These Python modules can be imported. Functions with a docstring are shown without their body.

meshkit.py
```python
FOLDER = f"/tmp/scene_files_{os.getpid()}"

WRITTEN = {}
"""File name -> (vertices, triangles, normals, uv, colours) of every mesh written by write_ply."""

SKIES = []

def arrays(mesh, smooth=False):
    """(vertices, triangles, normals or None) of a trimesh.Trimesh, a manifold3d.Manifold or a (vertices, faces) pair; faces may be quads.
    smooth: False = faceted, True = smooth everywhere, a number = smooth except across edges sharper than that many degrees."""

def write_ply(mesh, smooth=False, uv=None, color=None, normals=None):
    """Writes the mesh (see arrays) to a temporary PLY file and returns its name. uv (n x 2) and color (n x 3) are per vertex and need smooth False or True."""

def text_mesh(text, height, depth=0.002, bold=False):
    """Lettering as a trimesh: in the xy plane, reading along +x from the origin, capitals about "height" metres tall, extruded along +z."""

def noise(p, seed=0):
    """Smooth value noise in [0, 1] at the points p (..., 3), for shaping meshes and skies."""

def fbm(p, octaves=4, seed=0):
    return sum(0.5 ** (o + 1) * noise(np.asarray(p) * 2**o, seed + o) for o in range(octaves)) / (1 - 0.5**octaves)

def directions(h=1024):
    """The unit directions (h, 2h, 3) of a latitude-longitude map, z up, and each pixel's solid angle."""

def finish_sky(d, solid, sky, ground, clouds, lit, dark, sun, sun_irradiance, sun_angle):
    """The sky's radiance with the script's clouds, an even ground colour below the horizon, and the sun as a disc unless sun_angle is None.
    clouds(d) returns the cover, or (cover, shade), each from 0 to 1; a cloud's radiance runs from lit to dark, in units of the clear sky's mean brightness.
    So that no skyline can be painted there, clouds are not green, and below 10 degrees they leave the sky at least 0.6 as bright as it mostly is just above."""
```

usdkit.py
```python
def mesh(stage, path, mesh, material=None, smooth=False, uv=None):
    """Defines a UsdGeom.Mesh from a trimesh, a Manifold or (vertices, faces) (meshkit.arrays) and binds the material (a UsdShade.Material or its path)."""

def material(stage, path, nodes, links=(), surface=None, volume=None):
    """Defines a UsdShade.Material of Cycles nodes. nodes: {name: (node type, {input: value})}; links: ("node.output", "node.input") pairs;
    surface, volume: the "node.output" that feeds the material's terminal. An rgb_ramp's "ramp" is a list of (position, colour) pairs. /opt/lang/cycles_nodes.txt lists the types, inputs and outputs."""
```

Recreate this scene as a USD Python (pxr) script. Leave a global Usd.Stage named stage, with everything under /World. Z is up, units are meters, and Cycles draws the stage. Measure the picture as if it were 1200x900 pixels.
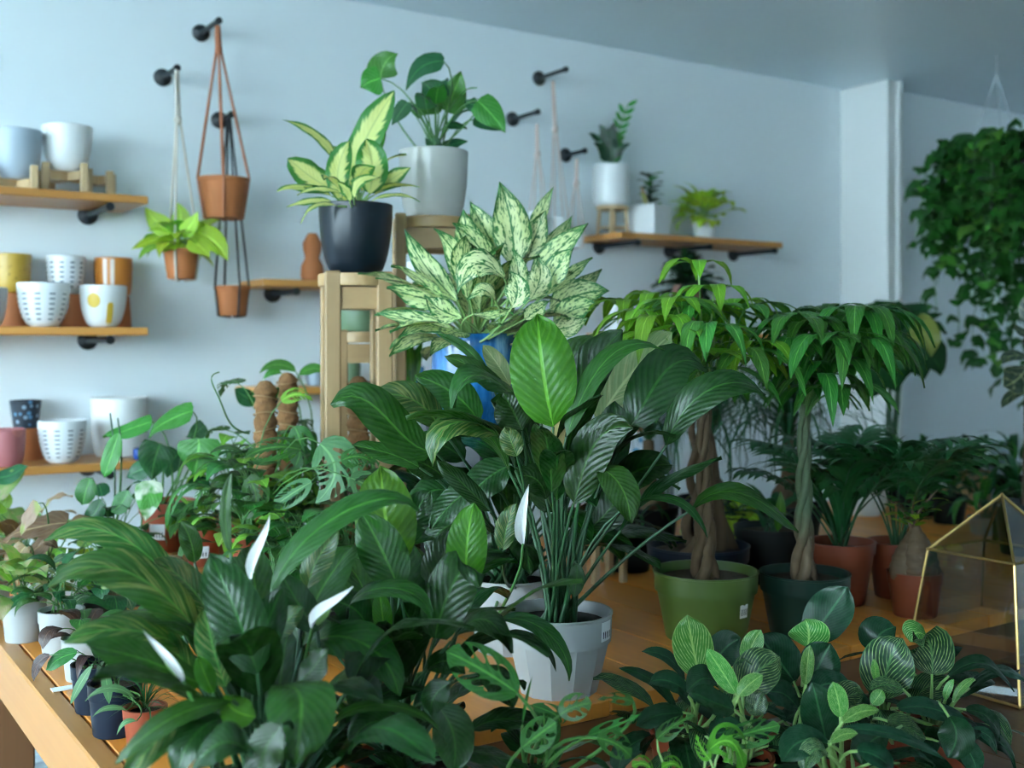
import math, random
import numpy as np
import trimesh
import usdkit, meshkit
from meshkit import fbm, noise
from pxr import Gf, Sdf, Usd, UsdGeom, UsdLux, UsdShade
from scipy.interpolate import make_interp_spline
from shapely import affinity
from shapely.geometry import Polygon, Point

stage = Usd.Stage.CreateInMemory()
UsdGeom.SetStageUpAxis(stage, UsdGeom.Tokens.z)
UsdGeom.SetStageMetersPerUnit(stage, 1.0)
UsdGeom.Xform.Define(stage, '/World')
UsdGeom.Scope.Define(stage, '/World/Looks')
R = random.Random(7)

# ------------------------------------------------------------ camera, sky, exposure
F = 1334.0                    # focal length in pixels of the 1200 x 900 frame
ZC = 1.30                     # camera height
TH = math.radians(33.7)       # the lens looks this far to the right of the back wall's normal
ST, CT = math.sin(TH), math.cos(TH)
EXPOSURE = 2.9
cam = UsdGeom.Camera.Define(stage, '/World/camera')
cam.CreateHorizontalApertureAttr(36.0)
cam.CreateVerticalApertureAttr(27.0)
cam.CreateFocalLengthAttr(36.0 * F / 1200)
cam.CreateVerticalApertureOffsetAttr(-50 * 36.0 / 1200)
cam.CreateFStopAttr(3.9)
cam.CreateFocusDistanceAttr(1.68)
cam.CreateClippingRangeAttr((0.05, 100.0))
cam.CreateExposureAttr(EXPOSURE)
cam.AddTransformOp().Set(Gf.Matrix4d(CT, -ST, 0, 0, 0, 0, 1, 0, -ST, -CT, 0, 0, 0, 0, ZC, 1))
dome = UsdLux.DomeLight.Define(stage, '/World/sky')       # an even overcast sky outside the shop windows
dome.CreateIntensityAttr(1.0)
dome.CreateColorAttr(Gf.Vec3f(0.66, 0.86, 1.0))


def W(px, py, t):             # the world point seen at pixel (px, py), t metres in front of the lens
    r = (px - 600) / F * t
    return np.array([t * ST + r * CT, t * CT - r * ST, ZC - (py - 400) / F * t])


def onY(px, py, Y):
    return W(px, py, Y / (CT - (px - 600) / F * ST))


def onZ(px, py, z):
    return W(px, py, (ZC - z) * F / (py - 400))


TOP = ZC - 0.55               # top of the upper display table
LOW = ZC - 0.66               # top of the lower tier in front of it
DW = 3.4                      # the back wall
CEIL = ZC + 0.329 * DW

# ------------------------------------------------------------ prims
_used = {}


def numbered(parent, name):
    k = _used.get((parent, name), 0)
    _used[(parent, name)] = k + 1
    return f'{parent}/{name}' if k == 0 else f'{parent}/{name}_{k:03d}'


def tag(prim, label=None, cat=None, group=None, kind=None):
    for k, v in (('label', label), ('category', cat), ('group', group), ('kind', kind)):
        if v:
            prim.SetCustomDataByKey(k, v)


BASE = {}


def thing(name, label, cat, loc=(0, 0, 0), group=None, kind=None):
    p = numbered('/World', name)
    x = UsdGeom.Xform.Define(stage, p)
    loc = np.asarray(loc, float)
    x.AddTranslateOp().Set(Gf.Vec3d(*map(float, loc)))
    BASE[p] = loc
    tag(x.GetPrim(), label, cat, group, kind)
    return p


def obj(parent, name, mesh, mat, smooth=35, uv=None, label=None, kind=None):
    """A part: mesh given in world coordinates, stored relative to its thing's base."""
    root = '/'.join(parent.split('/')[:3])
    v, f = (mesh.vertices, mesh.faces) if hasattr(mesh, 'faces') else mesh
    v = np.asarray(v, float) - BASE.get(root, np.zeros(3))
    p = numbered(parent, name)
    m = usdkit.mesh(stage, p, (v, np.asarray(f)), mat, smooth=smooth, uv=uv)
    tag(m.GetPrim(), label=label, kind=kind)
    return p


def struct(name, mesh, mat, smooth=False):
    p = obj('/World', name, mesh, mat, smooth)
    tag(stage.GetPrimAtPath(p), kind='structure')
    return p


def copy_thing(src, name, label, loc, rotz=0.0, group=None, scale=1.0):
    sp = stage.GetPrimAtPath(src)
    p = numbered('/World', name)
    x = UsdGeom.Xform.Define(stage, p)
    pr = x.GetPrim()
    pr.GetReferences().AddInternalReference(Sdf.Path(src))
    x = UsdGeom.Xformable(pr)
    x.ClearXformOpOrder()
    x.AddTranslateOp().Set(Gf.Vec3d(*map(float, loc)))
    x.AddRotateZOp().Set(math.degrees(rotz))
    if scale != 1.0:
        x.AddScaleOp().Set(Gf.Vec3f(scale, scale, scale))
    pr.SetInstanceable(True)
    tag(pr, label, sp.GetCustomDataByKey('category'), group or sp.GetCustomDataByKey('group'))
    return p


# ------------------------------------------------------------ meshes: (vertices, faces)
def quads(nu, nv, wrap=False):
    i, j = np.meshgrid(np.arange(nu - 1), np.arange(nv if wrap else nv - 1), indexing='ij')
    a, b = i * nv + j, i * nv + (j + 1) % nv
    c, d = (i + 1) * nv + (j + 1) % nv, (i + 1) * nv + j
    a, b, c, d = (x.ravel() for x in (a, b, c, d))
    return np.vstack([np.stack([a, b, c], 1), np.stack([a, c, d], 1)])


def cat(parts):
    vs, fs, n = [], [], 0
    for m in parts:
        v, f = (m.vertices, m.faces) if hasattr(m, 'faces') else m
        vs.append(np.asarray(v, float)); fs.append(np.asarray(f) + n); n += len(v)
    return np.vstack(vs), np.vstack(fs)


def box(c, s, bev=0.002):
    c, h = np.asarray(c, float), np.asarray(s, float) / 2
    b = min(bev, h.min() * 0.45)
    if b <= 0:
        return cat([trimesh.creation.box(extents=h * 2)]) if False else (np.array(trimesh.creation.box(extents=h * 2).vertices) + c, np.array(trimesh.creation.box(extents=h * 2).faces))
    pts = []
    for sx in (-1, 1):
        for sy in (-1, 1):
            for sz in (-1, 1):
                s3 = np.array([sx, sy, sz])
                for k in range(3):
                    q = s3 * h - s3 * b
                    q[k] = s3[k] * h[k]
                    pts.append(q)
    hull = trimesh.convex.convex_hull(np.array(pts))
    return np.array(hull.vertices) + c, np.array(hull.faces)


def bar(a, b, w, d, side=(0, 0, 1)):
    """A square bar from a to b, w wide across `side`, d deep."""
    a, b = np.asarray(a, float), np.asarray(b, float)
    t = (b - a) / np.linalg.norm(b - a)
    s = np.cross(t, np.asarray(side, float)); s /= np.linalg.norm(s)
    n = np.cross(s, t)
    v = np.array([p + s * x * w / 2 + n * y * d / 2 for p in (a, b) for x, y in ((-1, -1), (1, -1), (1, 1), (-1, 1))])
    f = np.array([[0, 2, 1], [0, 3, 2], [4, 5, 6], [4, 6, 7], [0, 1, 5], [0, 5, 4], [1, 2, 6], [1, 6, 5], [2, 3, 7], [2, 7, 6], [3, 0, 4], [3, 4, 7]])
    return v, f


def lathe(c, prof, n=40, mod=None):
    """prof: (r, z) from the bottom centre outwards, up and back; z is added to c's."""
    ang = np.arange(n) * 2 * np.pi / n
    pr = np.array(prof, float)
    r = np.maximum(pr[:, 0], 1e-5)[:, None] * np.ones(n)
    if mod is not None:
        r = r * mod(pr[:, 1][:, None], ang[None, :])
    v = np.stack([c[0] + r * np.cos(ang), c[1] + r * np.sin(ang), c[2] + pr[:, 1][:, None] * np.ones(n)], -1).reshape(-1, 3)
    return v, quads(len(pr), n, True)


def tube(pts, rad, sides=6, cap=True):
    p = np.asarray(pts, float)
    t = np.gradient(p, axis=0)
    t /= np.linalg.norm(t, axis=1, keepdims=True) + 1e-12
    ref = np.array([0.31, 0.17, 0.93]) if abs(t[0] @ np.array([0.31, 0.17, 0.93])) < 0.95 else np.array([1.0, 0, 0])
    a = ref - t * (t @ ref)[:, None]
    a /= np.linalg.norm(a, axis=1, keepdims=True) + 1e-12
    b = np.cross(t, a)
    ang = np.arange(sides) * 2 * np.pi / sides
    rr = np.broadcast_to(rad, (len(p),))
    v = p[:, None] + rr[:, None, None] * (np.cos(ang)[None, :, None] * a[:, None] + np.sin(ang)[None, :, None] * b[:, None])
    v = v.reshape(-1, 3)
    f = quads(len(p), sides, True)
    if cap:
        n = len(v)
        v = np.vstack([v, p[0], p[-1]])
        k = np.arange(sides)
        f = np.vstack([f, np.stack([np.full(sides, n), (k + 1) % sides, k], 1), np.stack([np.full(sides, n + 1), n - sides + k, n - sides + (k + 1) % sides], 1)])
    return v, f


def bez(a, c, b, n=8):
    u = np.linspace(0, 1, n)[:, None]
    return (1 - u) ** 2 * np.asarray(a) + 2 * u * (1 - u) * np.asarray(c) + u ** 2 * np.asarray(b)


def blob(c, r, seed=0, amp=0.25, sub=2, freq=2.0):
    m = trimesh.creation.icosphere(sub)
    v = np.array(m.vertices)
    k = 1 + amp * (fbm(v * freq + seed * 7.3 + 20, 3, seed)[:, None] * 2 - 1)
    return v * k * np.asarray(r) + np.asarray(c), np.array(m.faces)


# ------------------------------------------------------------ materials
class G:
    """A small builder for node graphs; 'L(name)' marks a link."""
    def __init__(s, name):
        s.name, s.nodes, s.links, s.k = name, {}, [], 0

    def n(s, kind, out=None, **inp):
        s.k += 1
        nm = f'n{s.k}'
        vals = {}
        for k, v in inp.items():
            if isinstance(v, L):
                s.links.append((str(v.s), f'{nm}.{k}'))
            else:
                vals[k] = v
        s.nodes[nm] = (kind, vals)
        return L(f'{nm}.{out}') if out else nm

    def m(s, op, a, b=0.0, c=0.0, clamp=False):
        return s.n('math', 'value', math_type=op, value1=a, value2=b, value3=c, use_clamp=clamp)

    def mix(s, fac, a, b, kind='mix'):
        return s.n('mix', 'color', mix_type=kind, fac=fac, color1=a, color2=b)

    def done(s, surf):
        return usdkit.material(stage, f'/World/Looks/{s.name}', s.nodes, s.links, surface=str(surf.s))


class L:
    def __init__(s, x):
        s.s = x


MATS = {}


def plain(name, col, rough=0.5, var=0.06, scale=14, bump=0.0, bscale=60, **kw):
    """A painted, moulded or glazed surface: a little mottling and relief."""
    if name in MATS:
        return MATS[name]
    g = G(name)
    co = g.n('texture_coordinate', 'object')
    nz = g.n('noise_texture', 'fac', vector=co, scale=scale, detail=4.0)
    c = g.mix(nz, tuple(np.array(col) * (1 - var)), tuple(np.minimum(np.array(col) * (1 + var), 1)))
    extra = {}
    if bump:
        bz = g.n('noise_texture', 'fac', vector=co, scale=bscale, detail=5.0)
        extra['normal'] = g.n('bump', 'normal', height=bz, strength=bump, distance=0.003)
    MATS[name] = g.done(g.n('principled_bsdf', 'BSDF', base_color=c, roughness=rough, **extra, **kw))
    return MATS[name]


def wood(name, c1, c2, axis='y', rough=0.45, scale=1.0, coat=0.0, bump=0.15):
    if name in MATS:
        return MATS[name]
    g = G(name)
    co = g.n('texture_coordinate', 'object')
    rnd = g.n('object_info', 'random')
    off = g.n('combine_xyz', 'vector', x=g.m('multiply', rnd, 7.0), y=g.m('multiply', rnd, 3.0), z=g.m('multiply', rnd, 11.0))
    co2 = g.n('vector_math', 'vector', math_type='add', vector1=co, vector2=off)
    sc = {'x': (1.2, 26, 26), 'y': (26, 1.2, 26), 'z': (26, 26, 1.2)}[axis]
    mp = g.n('mapping', 'vector', vector=co2, scale=tuple(scale * np.array(sc)))
    nz = g.n('noise_texture', 'fac', vector=mp, scale=1.6, detail=6.0, roughness=0.6, distortion=0.6)
    big = g.n('noise_texture', 'fac', vector=co2, scale=3.0, detail=2.0)
    fac = g.m('multiply_add', nz, 1.5, -0.25, clamp=True)
    fac = g.m('multiply_add', big, 0.5, g.m('multiply', fac, 0.65), clamp=True)
    c = g.mix(fac, c1, c2)
    tone = g.m('multiply_add', rnd, 0.3, 0.85)
    c = g.n('hsv', 'color', color=c, value=tone)
    knot = g.n('voronoi_texture', 'distance', vector=g.n('mapping', 'vector', vector=co2, scale=tuple(np.where(np.array(sc) > 5, 7.0, 2.2))), scale=1.0)
    kf = g.n('map_range', 'result', value=knot, from_min=0.05, from_max=0.11, to_min=0.7, to_max=0.0, clamp=True)
    c = g.mix(kf, c, tuple(np.array(c1) * 0.35))
    bp = g.n('bump', 'normal', height=nz, strength=bump, distance=0.002)
    MATS[name] = g.done(g.n('principled_bsdf', 'BSDF', base_color=c, roughness=rough, normal=bp, coat_weight=coat, coat_roughness=0.12))
    return MATS[name]


def leafmat(name, c1, c2, kind='lily', pat=None, rough=0.33, trans=0.22, K=11.0, M=3.5, tcol=None, spec=0.38, bump=0.13):
    """Leaf: st.x runs base to tip, st.y across. kind picks the figure of veins; pat is the colour of the variegation."""
    if name in MATS:
        return MATS[name]
    g = G(name)
    st = g.n('uvmap', 'UV', attribute='st')
    sp = g.n('separate_xyz', vector=st)
    u, v = L(f'{sp}.x'), L(f'{sp}.y')
    a = g.m('multiply', g.m('absolute', g.m('subtract', v, 0.5)), 2.0)
    co = g.n('texture_coordinate', 'object')
    rnd = g.n('object_info', 'random')
    ph = g.m('multiply', g.m('subtract', g.m('multiply', u, K), g.m('multiply', a, M)), 6.2832)
    wv = g.m('multiply_add', g.m('sine', ph), 0.5, 0.5)
    rib = g.m('power', wv, 3.0)
    mid = g.n('map_range', 'result', value=a, from_min=0.03, from_max=0.075, to_min=1.0, to_max=0.0, clamp=True)
    nz = g.n('noise_texture', 'fac', vector=co, scale=22.0, detail=4.0)
    base = g.mix(g.m('multiply_add', nz, 1.1, -0.1, clamp=True), tuple(np.array(c1) * 0.8), tuple(np.array(c1) * 1.25))
    if kind == 'lily':
        col = g.mix(g.m('multiply', rib, 0.3), base, c2)
        col = g.mix(g.m('multiply', mid, 0.75), col, tuple(np.minimum(np.array(c2) * 1.5, 1)))
    elif kind == 'mottle':         # patches of pale dry tissue between the veins
        n2 = g.n('noise_texture', 'fac', vector=g.n('combine_xyz', 'vector', x=g.m('multiply', g.m('subtract', g.m('multiply', u, K), g.m('multiply', a, M)), 2.2), y=g.m('multiply', v, 2.0), z=g.m('multiply', rnd, 9.0)), scale=1.0, detail=5.0)
        f = g.n('map_range', 'result', value=n2, from_min=0.50, from_max=0.64, to_min=0.0, to_max=0.5, clamp=True)
        col = g.mix(g.m('multiply', rib, 0.3), base, c2)
        col = g.mix(f, col, pat)
        col = g.mix(g.m('multiply', mid, 0.6), col, tuple(np.minimum(np.array(c2) * 1.5, 1)))
    elif kind == 'pin':            # fine pale pinstripes along the veins
        jit = g.m('multiply', g.n('noise_texture', 'fac', vector=st, scale=4.0, detail=1.0), 0.7)
        p2 = g.m('multiply', g.m('add', g.m('subtract', g.m('multiply', u, K), g.m('multiply', a, M)), jit), 6.2832)
        w2 = g.m('power', g.m('multiply_add', g.m('sine', p2), 0.5, 0.5), 7.0)
        gate = g.m('multiply_add', g.n('noise_texture', 'fac', vector=st, scale=9.0, detail=1.0), 2.2, -0.55, clamp=True)
        col = g.mix(g.m('multiply', g.m('multiply', w2, gate), .8), base, pat)
        edge = g.n('map_range', 'result', value=a, from_min=0.93, from_max=0.98, to_min=0.0, to_max=0.6, clamp=True)
        col = g.mix(g.m('maximum', g.m('multiply', mid, 0.7), edge), col, c2)
    elif kind == 'speckle':        # cream leaf, green margin, midrib and flecks
        mp = g.n('combine_xyz', 'vector', x=g.m('multiply', g.m('subtract', g.m('multiply', u, 13.0), g.m('multiply', a, 4.0)), 1.0), y=g.m('multiply', v, 12.0), z=g.m('multiply', rnd, 40.0))
        n2 = g.n('noise_texture', 'fac', vector=mp, scale=1.0, detail=3.0, roughness=0.6)
        edge = g.m('power', a, 5.0)
        tip = g.m('power', u, 6.0)
        q = g.m('add', g.m('multiply_add', edge, 0.22, n2), g.m('add', g.m('multiply', mid, 0.22), g.m('multiply', tip, 0.25)))
        f = g.n('map_range', 'result', value=q, from_min=0.54, from_max=0.60, to_min=0.0, to_max=1.0, clamp=True)
        n3 = g.n('noise_texture', 'fac', vector=co, scale=9.0, detail=2.0)
        cream = g.mix(n3, pat, tuple(np.array(pat) * np.array([0.72, 0.9, 0.45])))
        col = g.mix(f, cream, base)
    elif kind == 'margin':         # yellow-cream heart, feathered green margin
        mp = g.n('combine_xyz', 'vector', x=g.m('multiply', g.m('subtract', g.m('multiply', u, 14.0), g.m('multiply', a, 4.0)), 1.0), y=g.m('multiply', v, 1.5), z=g.m('multiply', rnd, 30.0))
        n2 = g.n('noise_texture', 'fac', vector=mp, scale=1.0, detail=3.0)
        q = g.m('add', a, g.m('multiply_add', n2, 0.8, g.m('multiply', g.m('power', u, 4.0), 0.4)))
        f = g.n('map_range', 'result', value=q, from_min=0.95, from_max=1.12, to_min=0.0, to_max=1.0, clamp=True)
        col = g.mix(f, pat, base)
        col = g.mix(g.m('multiply', mid, 0.5), col, c2)
    elif kind == 'patch':          # a few large pale patches
        n2 = g.n('noise_texture', 'fac', vector=co, scale=28.0, detail=2.0)
        f = g.n('map_range', 'result', value=n2, from_min=0.5, from_max=0.62, to_min=0.0, to_max=0.9, clamp=True)
        col = g.mix(f, base, pat)
    else:
        col = g.mix(g.m('multiply', mid, 0.6), base, c2)
    col = g.n('hsv', 'color', color=col, hue=g.m('multiply_add', rnd, 0.03, 0.485), value=g.m('multiply_add', rnd, 0.45, 0.78))
    wr = g.n('noise_texture', 'fac', vector=g.n('combine_xyz', 'vector', x=g.m('multiply', u, 9.0), y=g.m('multiply', v, 5.0), z=g.m('multiply', rnd, 50.0)), scale=1.0, detail=3.0)
    hgt = g.m('multiply_add', wr, 2.2, g.m('add', g.m('multiply', wv, 1.0), g.m('multiply', mid, -1.2)))
    rough = g.n('map_range', 'result', value=wr, from_min=0.3, from_max=0.7, to_min=rough * .72, to_max=rough * 1.35, clamp=True)
    bp = g.n('bump', 'normal', height=hgt, strength=bump, distance=0.004)
    p = g.n('principled_bsdf', 'BSDF', base_color=col, roughness=rough, normal=bp, specular_ior_level=spec)
    tc = g.mix(1.0, col, tcol or (1.6, 1.5, 0.55), 'multiply')
    tb = g.n('translucent_bsdf', 'BSDF', color=tc)
    MATS[name] = g.done(g.n('mix_closure', 'closure', fac=trans, closure1=p, closure2=tb))
    return MATS[name]


white_wall = plain('wall_paint', (0.82, 0.88, 0.91), 0.6, 0.015, 3, 0.05, 40)
ceil_paint = plain('ceiling_paint', (0.72, 0.86, 0.93), 0.35, 0.03, 2)
trim_paint = plain('trim_paint', (0.82, 0.83, 0.82), 0.4, 0.01)
floor_mat = wood('floor_boards_wood', (0.10, 0.065, 0.045), (0.17, 0.115, 0.08), 'x', 0.35)
table_wood = wood('table_wood', (0.64, 0.20, 0.024), (0.90, 0.35, 0.055), 'y', 0.38)
edge_wood = wood('table_edge_wood', (0.42, 0.165, 0.035), (0.56, 0.26, 0.07), 'y', 0.42)
apron_wood = wood('apron_wood', (0.22, 0.085, 0.03), (0.33, 0.135, 0.045), 'x', 0.4)
tier_wood = wood('tier_wood', (0.10, 0.04, 0.017), (0.17, 0.068, 0.027), 'y', 0.25, coat=0.6)
leg_wood = wood('leg_wood', (0.20, 0.085, 0.035), (0.30, 0.14, 0.06), 'z', 0.45)
shelf_wood = wood('shelf_wood', (0.50, 0.19, 0.04), (0.72, 0.34, 0.085), 'x', 0.4)
stand_wood = wood('stand_wood', (0.36, 0.205, 0.09), (0.50, 0.325, 0.155), 'z', 0.45)
stand_wood_x = wood('stand_tray_wood', (0.36, 0.205, 0.09), (0.50, 0.325, 0.155), 'x', 0.45)
pale_wood = wood('pale_wood', (0.50, 0.33, 0.16), (0.68, 0.50, 0.29), 'z', 0.5)
black_iron = plain('black_iron', (0.012, 0.016, 0.02), 0.45, 0.2, 40, 0.1)
soil_mat = plain('potting_soil', (0.022, 0.015, 0.011), 0.95, 0.6, 180, 0.8, 220)
bark_soil = plain('bark_soil', (0.07, 0.042, 0.025), 0.9, 0.8, 120, 0.8, 160)
white_plastic = plain('white_plastic', (0.39, 0.395, 0.39), 0.42, 0.03)
white_glaze = plain('white_glaze', (0.80, 0.81, 0.81), 0.25, 0.02)
gray_glaze = plain('gray_glaze', (0.50, 0.49, 0.48), 0.3, 0.05)
blue_gray = plain('blue_gray_glaze', (0.40, 0.48, 0.56), 0.35, 0.05)
navy_plastic = plain('navy_plastic', (0.006, 0.013, 0.028), 0.4, 0.1, specular_ior_level=.3)
black_plastic = plain('black_plastic', (0.007, 0.009, 0.010), 0.45, 0.1, specular_ior_level=.3)
dark_green_plastic = plain('dark_green_plastic', (0.007, 0.026, 0.017), 0.38, 0.1, specular_ior_level=.3)
olive_plastic = plain('olive_plastic', (0.075, 0.125, 0.022), 0.42, 0.06)
red_plastic = plain('red_plastic', (0.30, 0.055, 0.02), 0.45, 0.08)
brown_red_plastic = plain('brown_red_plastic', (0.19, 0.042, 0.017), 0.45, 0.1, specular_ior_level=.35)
terracotta = plain('terracotta', (0.48, 0.155, 0.048), 0.7, 0.10, 20, 0.1)
orange_glaze = plain('orange_glaze', (0.60, 0.21, 0.035), 0.35, 0.08)
satin_black = plain('satin_black', (0.005, 0.011, 0.018), 0.27, 0.1, specular_ior_level=.35)
sage_glaze = plain('sage_glaze', (0.13, 0.20, 0.11), 0.4, 0.06)
label_white = plain('label_paper', (0.85, 0.86, 0.87), 0.5, 0.02)
ink = plain('label_ink', (0.05, 0.06, 0.08), 0.6, 0.05)
leather = plain('tan_leather', (0.40, 0.13, 0.055), 0.5, 0.15)
dark_cord = plain('dark_cord', (0.02, 0.022, 0.026), 0.6, 0.1)
cream_cord = plain('cream_cord', (0.62, 0.56, 0.48), 0.8, 0.1)
brass = plain('brass', (0.50, 0.33, 0.12), 0.32, 0.15, 30, metallic=1.0)
coir = plain('coir', (0.24, 0.115, 0.045), 0.95, 0.55, 90, 1.0, 260)
spathe_white = plain('spathe_white', (0.85, 0.84, 0.82), 0.45, 0.03)
stem_green = plain('stem_green', (0.07, 0.20, 0.045), 0.4, 0.2)
stem_dark = plain('stem_dark_green', (0.025, 0.085, 0.03), 0.4, 0.2)
stem_pale = plain('stem_pale_green', (0.24, 0.40, 0.12), 0.4, 0.2)
trunk_green = plain('trunk_green', (0.10, 0.15, 0.085), 0.6, 0.35, 40, 0.4)
trunk_brown = plain('trunk_brown', (0.12, 0.073, 0.036), 0.75, 0.4, 30, 0.6, 90)
g_ = G('trunk_two_tone')
_co = g_.n('texture_coordinate', 'object')
_z = L(g_.n('separate_xyz', vector=_co) + '.z')
_nz = g_.n('noise_texture', 'fac', vector=_co, scale=40.0, detail=4.0)
_f = g_.n('map_range', 'result', value=g_.m('multiply_add', _nz, .06, _z), from_min=.19, from_max=.26, to_min=0.0, to_max=1.0, clamp=True)
trunk_two = g_.done(g_.n('principled_bsdf', 'BSDF', base_color=g_.mix(_f, g_.mix(_nz, (.06, .037, .02), (.20, .13, .07)), g_.mix(_nz, (.035, .062, .028), (.115, .155, .075))), roughness=.65, normal=g_.n('bump', 'normal', height=_nz, strength=.5, distance=.003)))
caudex_mat = plain('caudex_bark', (0.10, 0.06, 0.03), 0.7, 0.4, 30, 0.5, 90)
tray_mat = plain('tray_white', (0.60, 0.68, 0.76), 0.4, 0.05)
# ------------------------------------------------------------ the room
XL, XR, YF = -3.0, 7.0, -2.6


def rect(a, b, c, d):
    return np.array([a, b, c, d], float), np.array([[0, 1, 2], [0, 2, 3]])


PX0, PX1, PY = 4.02, 4.105, 3.145
struct('floor', box(((XL + XR) / 2, (YF + DW) / 2, -0.03), (XR - XL + .4, DW - YF + .4, 0.06), 0), floor_mat)
struct('ceiling', box(((XL + XR) / 2, (YF + DW) / 2, CEIL + 0.05), (XR - XL + .4, DW - YF + .4, 0.1), 0), ceil_paint)
struct('wall_back', box(((XL + PX1) / 2, DW + 0.05, CEIL / 2), (PX1 - XL, 0.1, CEIL), 0), white_wall)
struct('wall_recess', box(((PX1 + XR) / 2, DW - 0.12 + 0.11, CEIL / 2), (XR - PX1, 0.22, CEIL), 0), white_wall)
struct('trim_1', box(((PX0 + PX1 - .03) / 2, (PY + DW) / 2, CEIL / 2), (PX1 - .03 - PX0, DW - PY, CEIL), 0.004), trim_paint)
struct('trim_2', box((PX1 - .012, (PY + DW) / 2 - .012, CEIL / 2), (0.035, DW - PY, CEIL), 0.006), trim_paint)
struct('baseboard_back', box(((XL + PX0) / 2, DW - 0.008, 0.05), (PX0 - XL, 0.016, 0.1), 0.003), trim_paint)
struct('wall_right', box((XR + 0.05, (YF + DW) / 2, CEIL / 2), (0.1, DW - YF, CEIL), 0), white_wall)
struct('wall_front', box(((XL + XR) / 2, YF - 0.05, CEIL / 2), (XR - XL, 0.1, CEIL), 0), white_wall)
# the street side: a wall with a shop window in four panes
WY0, WY1, WZ0, WZ1 = -2.3, 3.3, 0.75, 2.39
wl = [box((XL - .07, (YF + WY0) / 2, CEIL / 2), (0.14, WY0 - YF, CEIL), 0), box((XL - .07, (WY1 + DW) / 2, CEIL / 2), (0.14, DW - WY1, CEIL), 0),
      box((XL - .07, (WY0 + WY1) / 2, WZ0 / 2), (0.14, WY1 - WY0, WZ0), 0), box((XL - .07, (WY0 + WY1) / 2, (WZ1 + CEIL) / 2), (0.14, WY1 - WY0, CEIL - WZ1), 0)]
struct('wall_left', cat(wl), white_wall)

def schlick(g, f0=.04):       # mirror share of a thin pane, the same from both sides
    return g.m('multiply_add', g.m('power', g.n('layer_weight', 'facing', blend=.5), 5.0), 1 - 2 * f0, 2 * f0)


gp = G('window_glass')
_f = schlick(gp)
window_glass = gp.done(gp.n('mix_closure', 'closure', fac=_f, closure1=gp.n('transparent_bsdf', 'BSDF', color=(0.97, 0.99, 0.98)), closure2=gp.n('glossy_bsdf', 'BSDF', roughness=0.02)))
for k in range(4):
    y0, y1 = WY0 + (WY1 - WY0) * k / 4, WY0 + (WY1 - WY0) * (k + 1) / 4
    wp = f'/World/window_{k + 1}'
    UsdGeom.Xform.Define(stage, wp)
    tag(stage.GetPrimAtPath(wp), kind='structure')
    fr = [box((XL - .05, (y0 + y1) / 2, z), (0.05, y1 - y0, 0.04), 0.003) for z in (WZ0 + .02, WZ1 - .02)] + \
         [box((XL - .05, y, (WZ0 + WZ1) / 2), (0.05, 0.04, WZ1 - WZ0 - .08), 0.003) for y in (y0 + .02, y1 - .02)]
    obj(wp, 'window_frame', cat(fr), black_iron, False)
    obj(wp, 'pane', box((XL - .05, (y0 + y1) / 2, (WZ0 + WZ1) / 2), (0.006, y1 - y0 - .08, WZ1 - WZ0 - .08), 0), window_glass, False)
pave = plain('pavement', (0.46, 0.46, 0.45), 0.8, 0.15, 3)
struct('ground_outside', box((XL - 12.2, 0.4, -0.14), (24, 40, 0.16), 0), pave)

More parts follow.
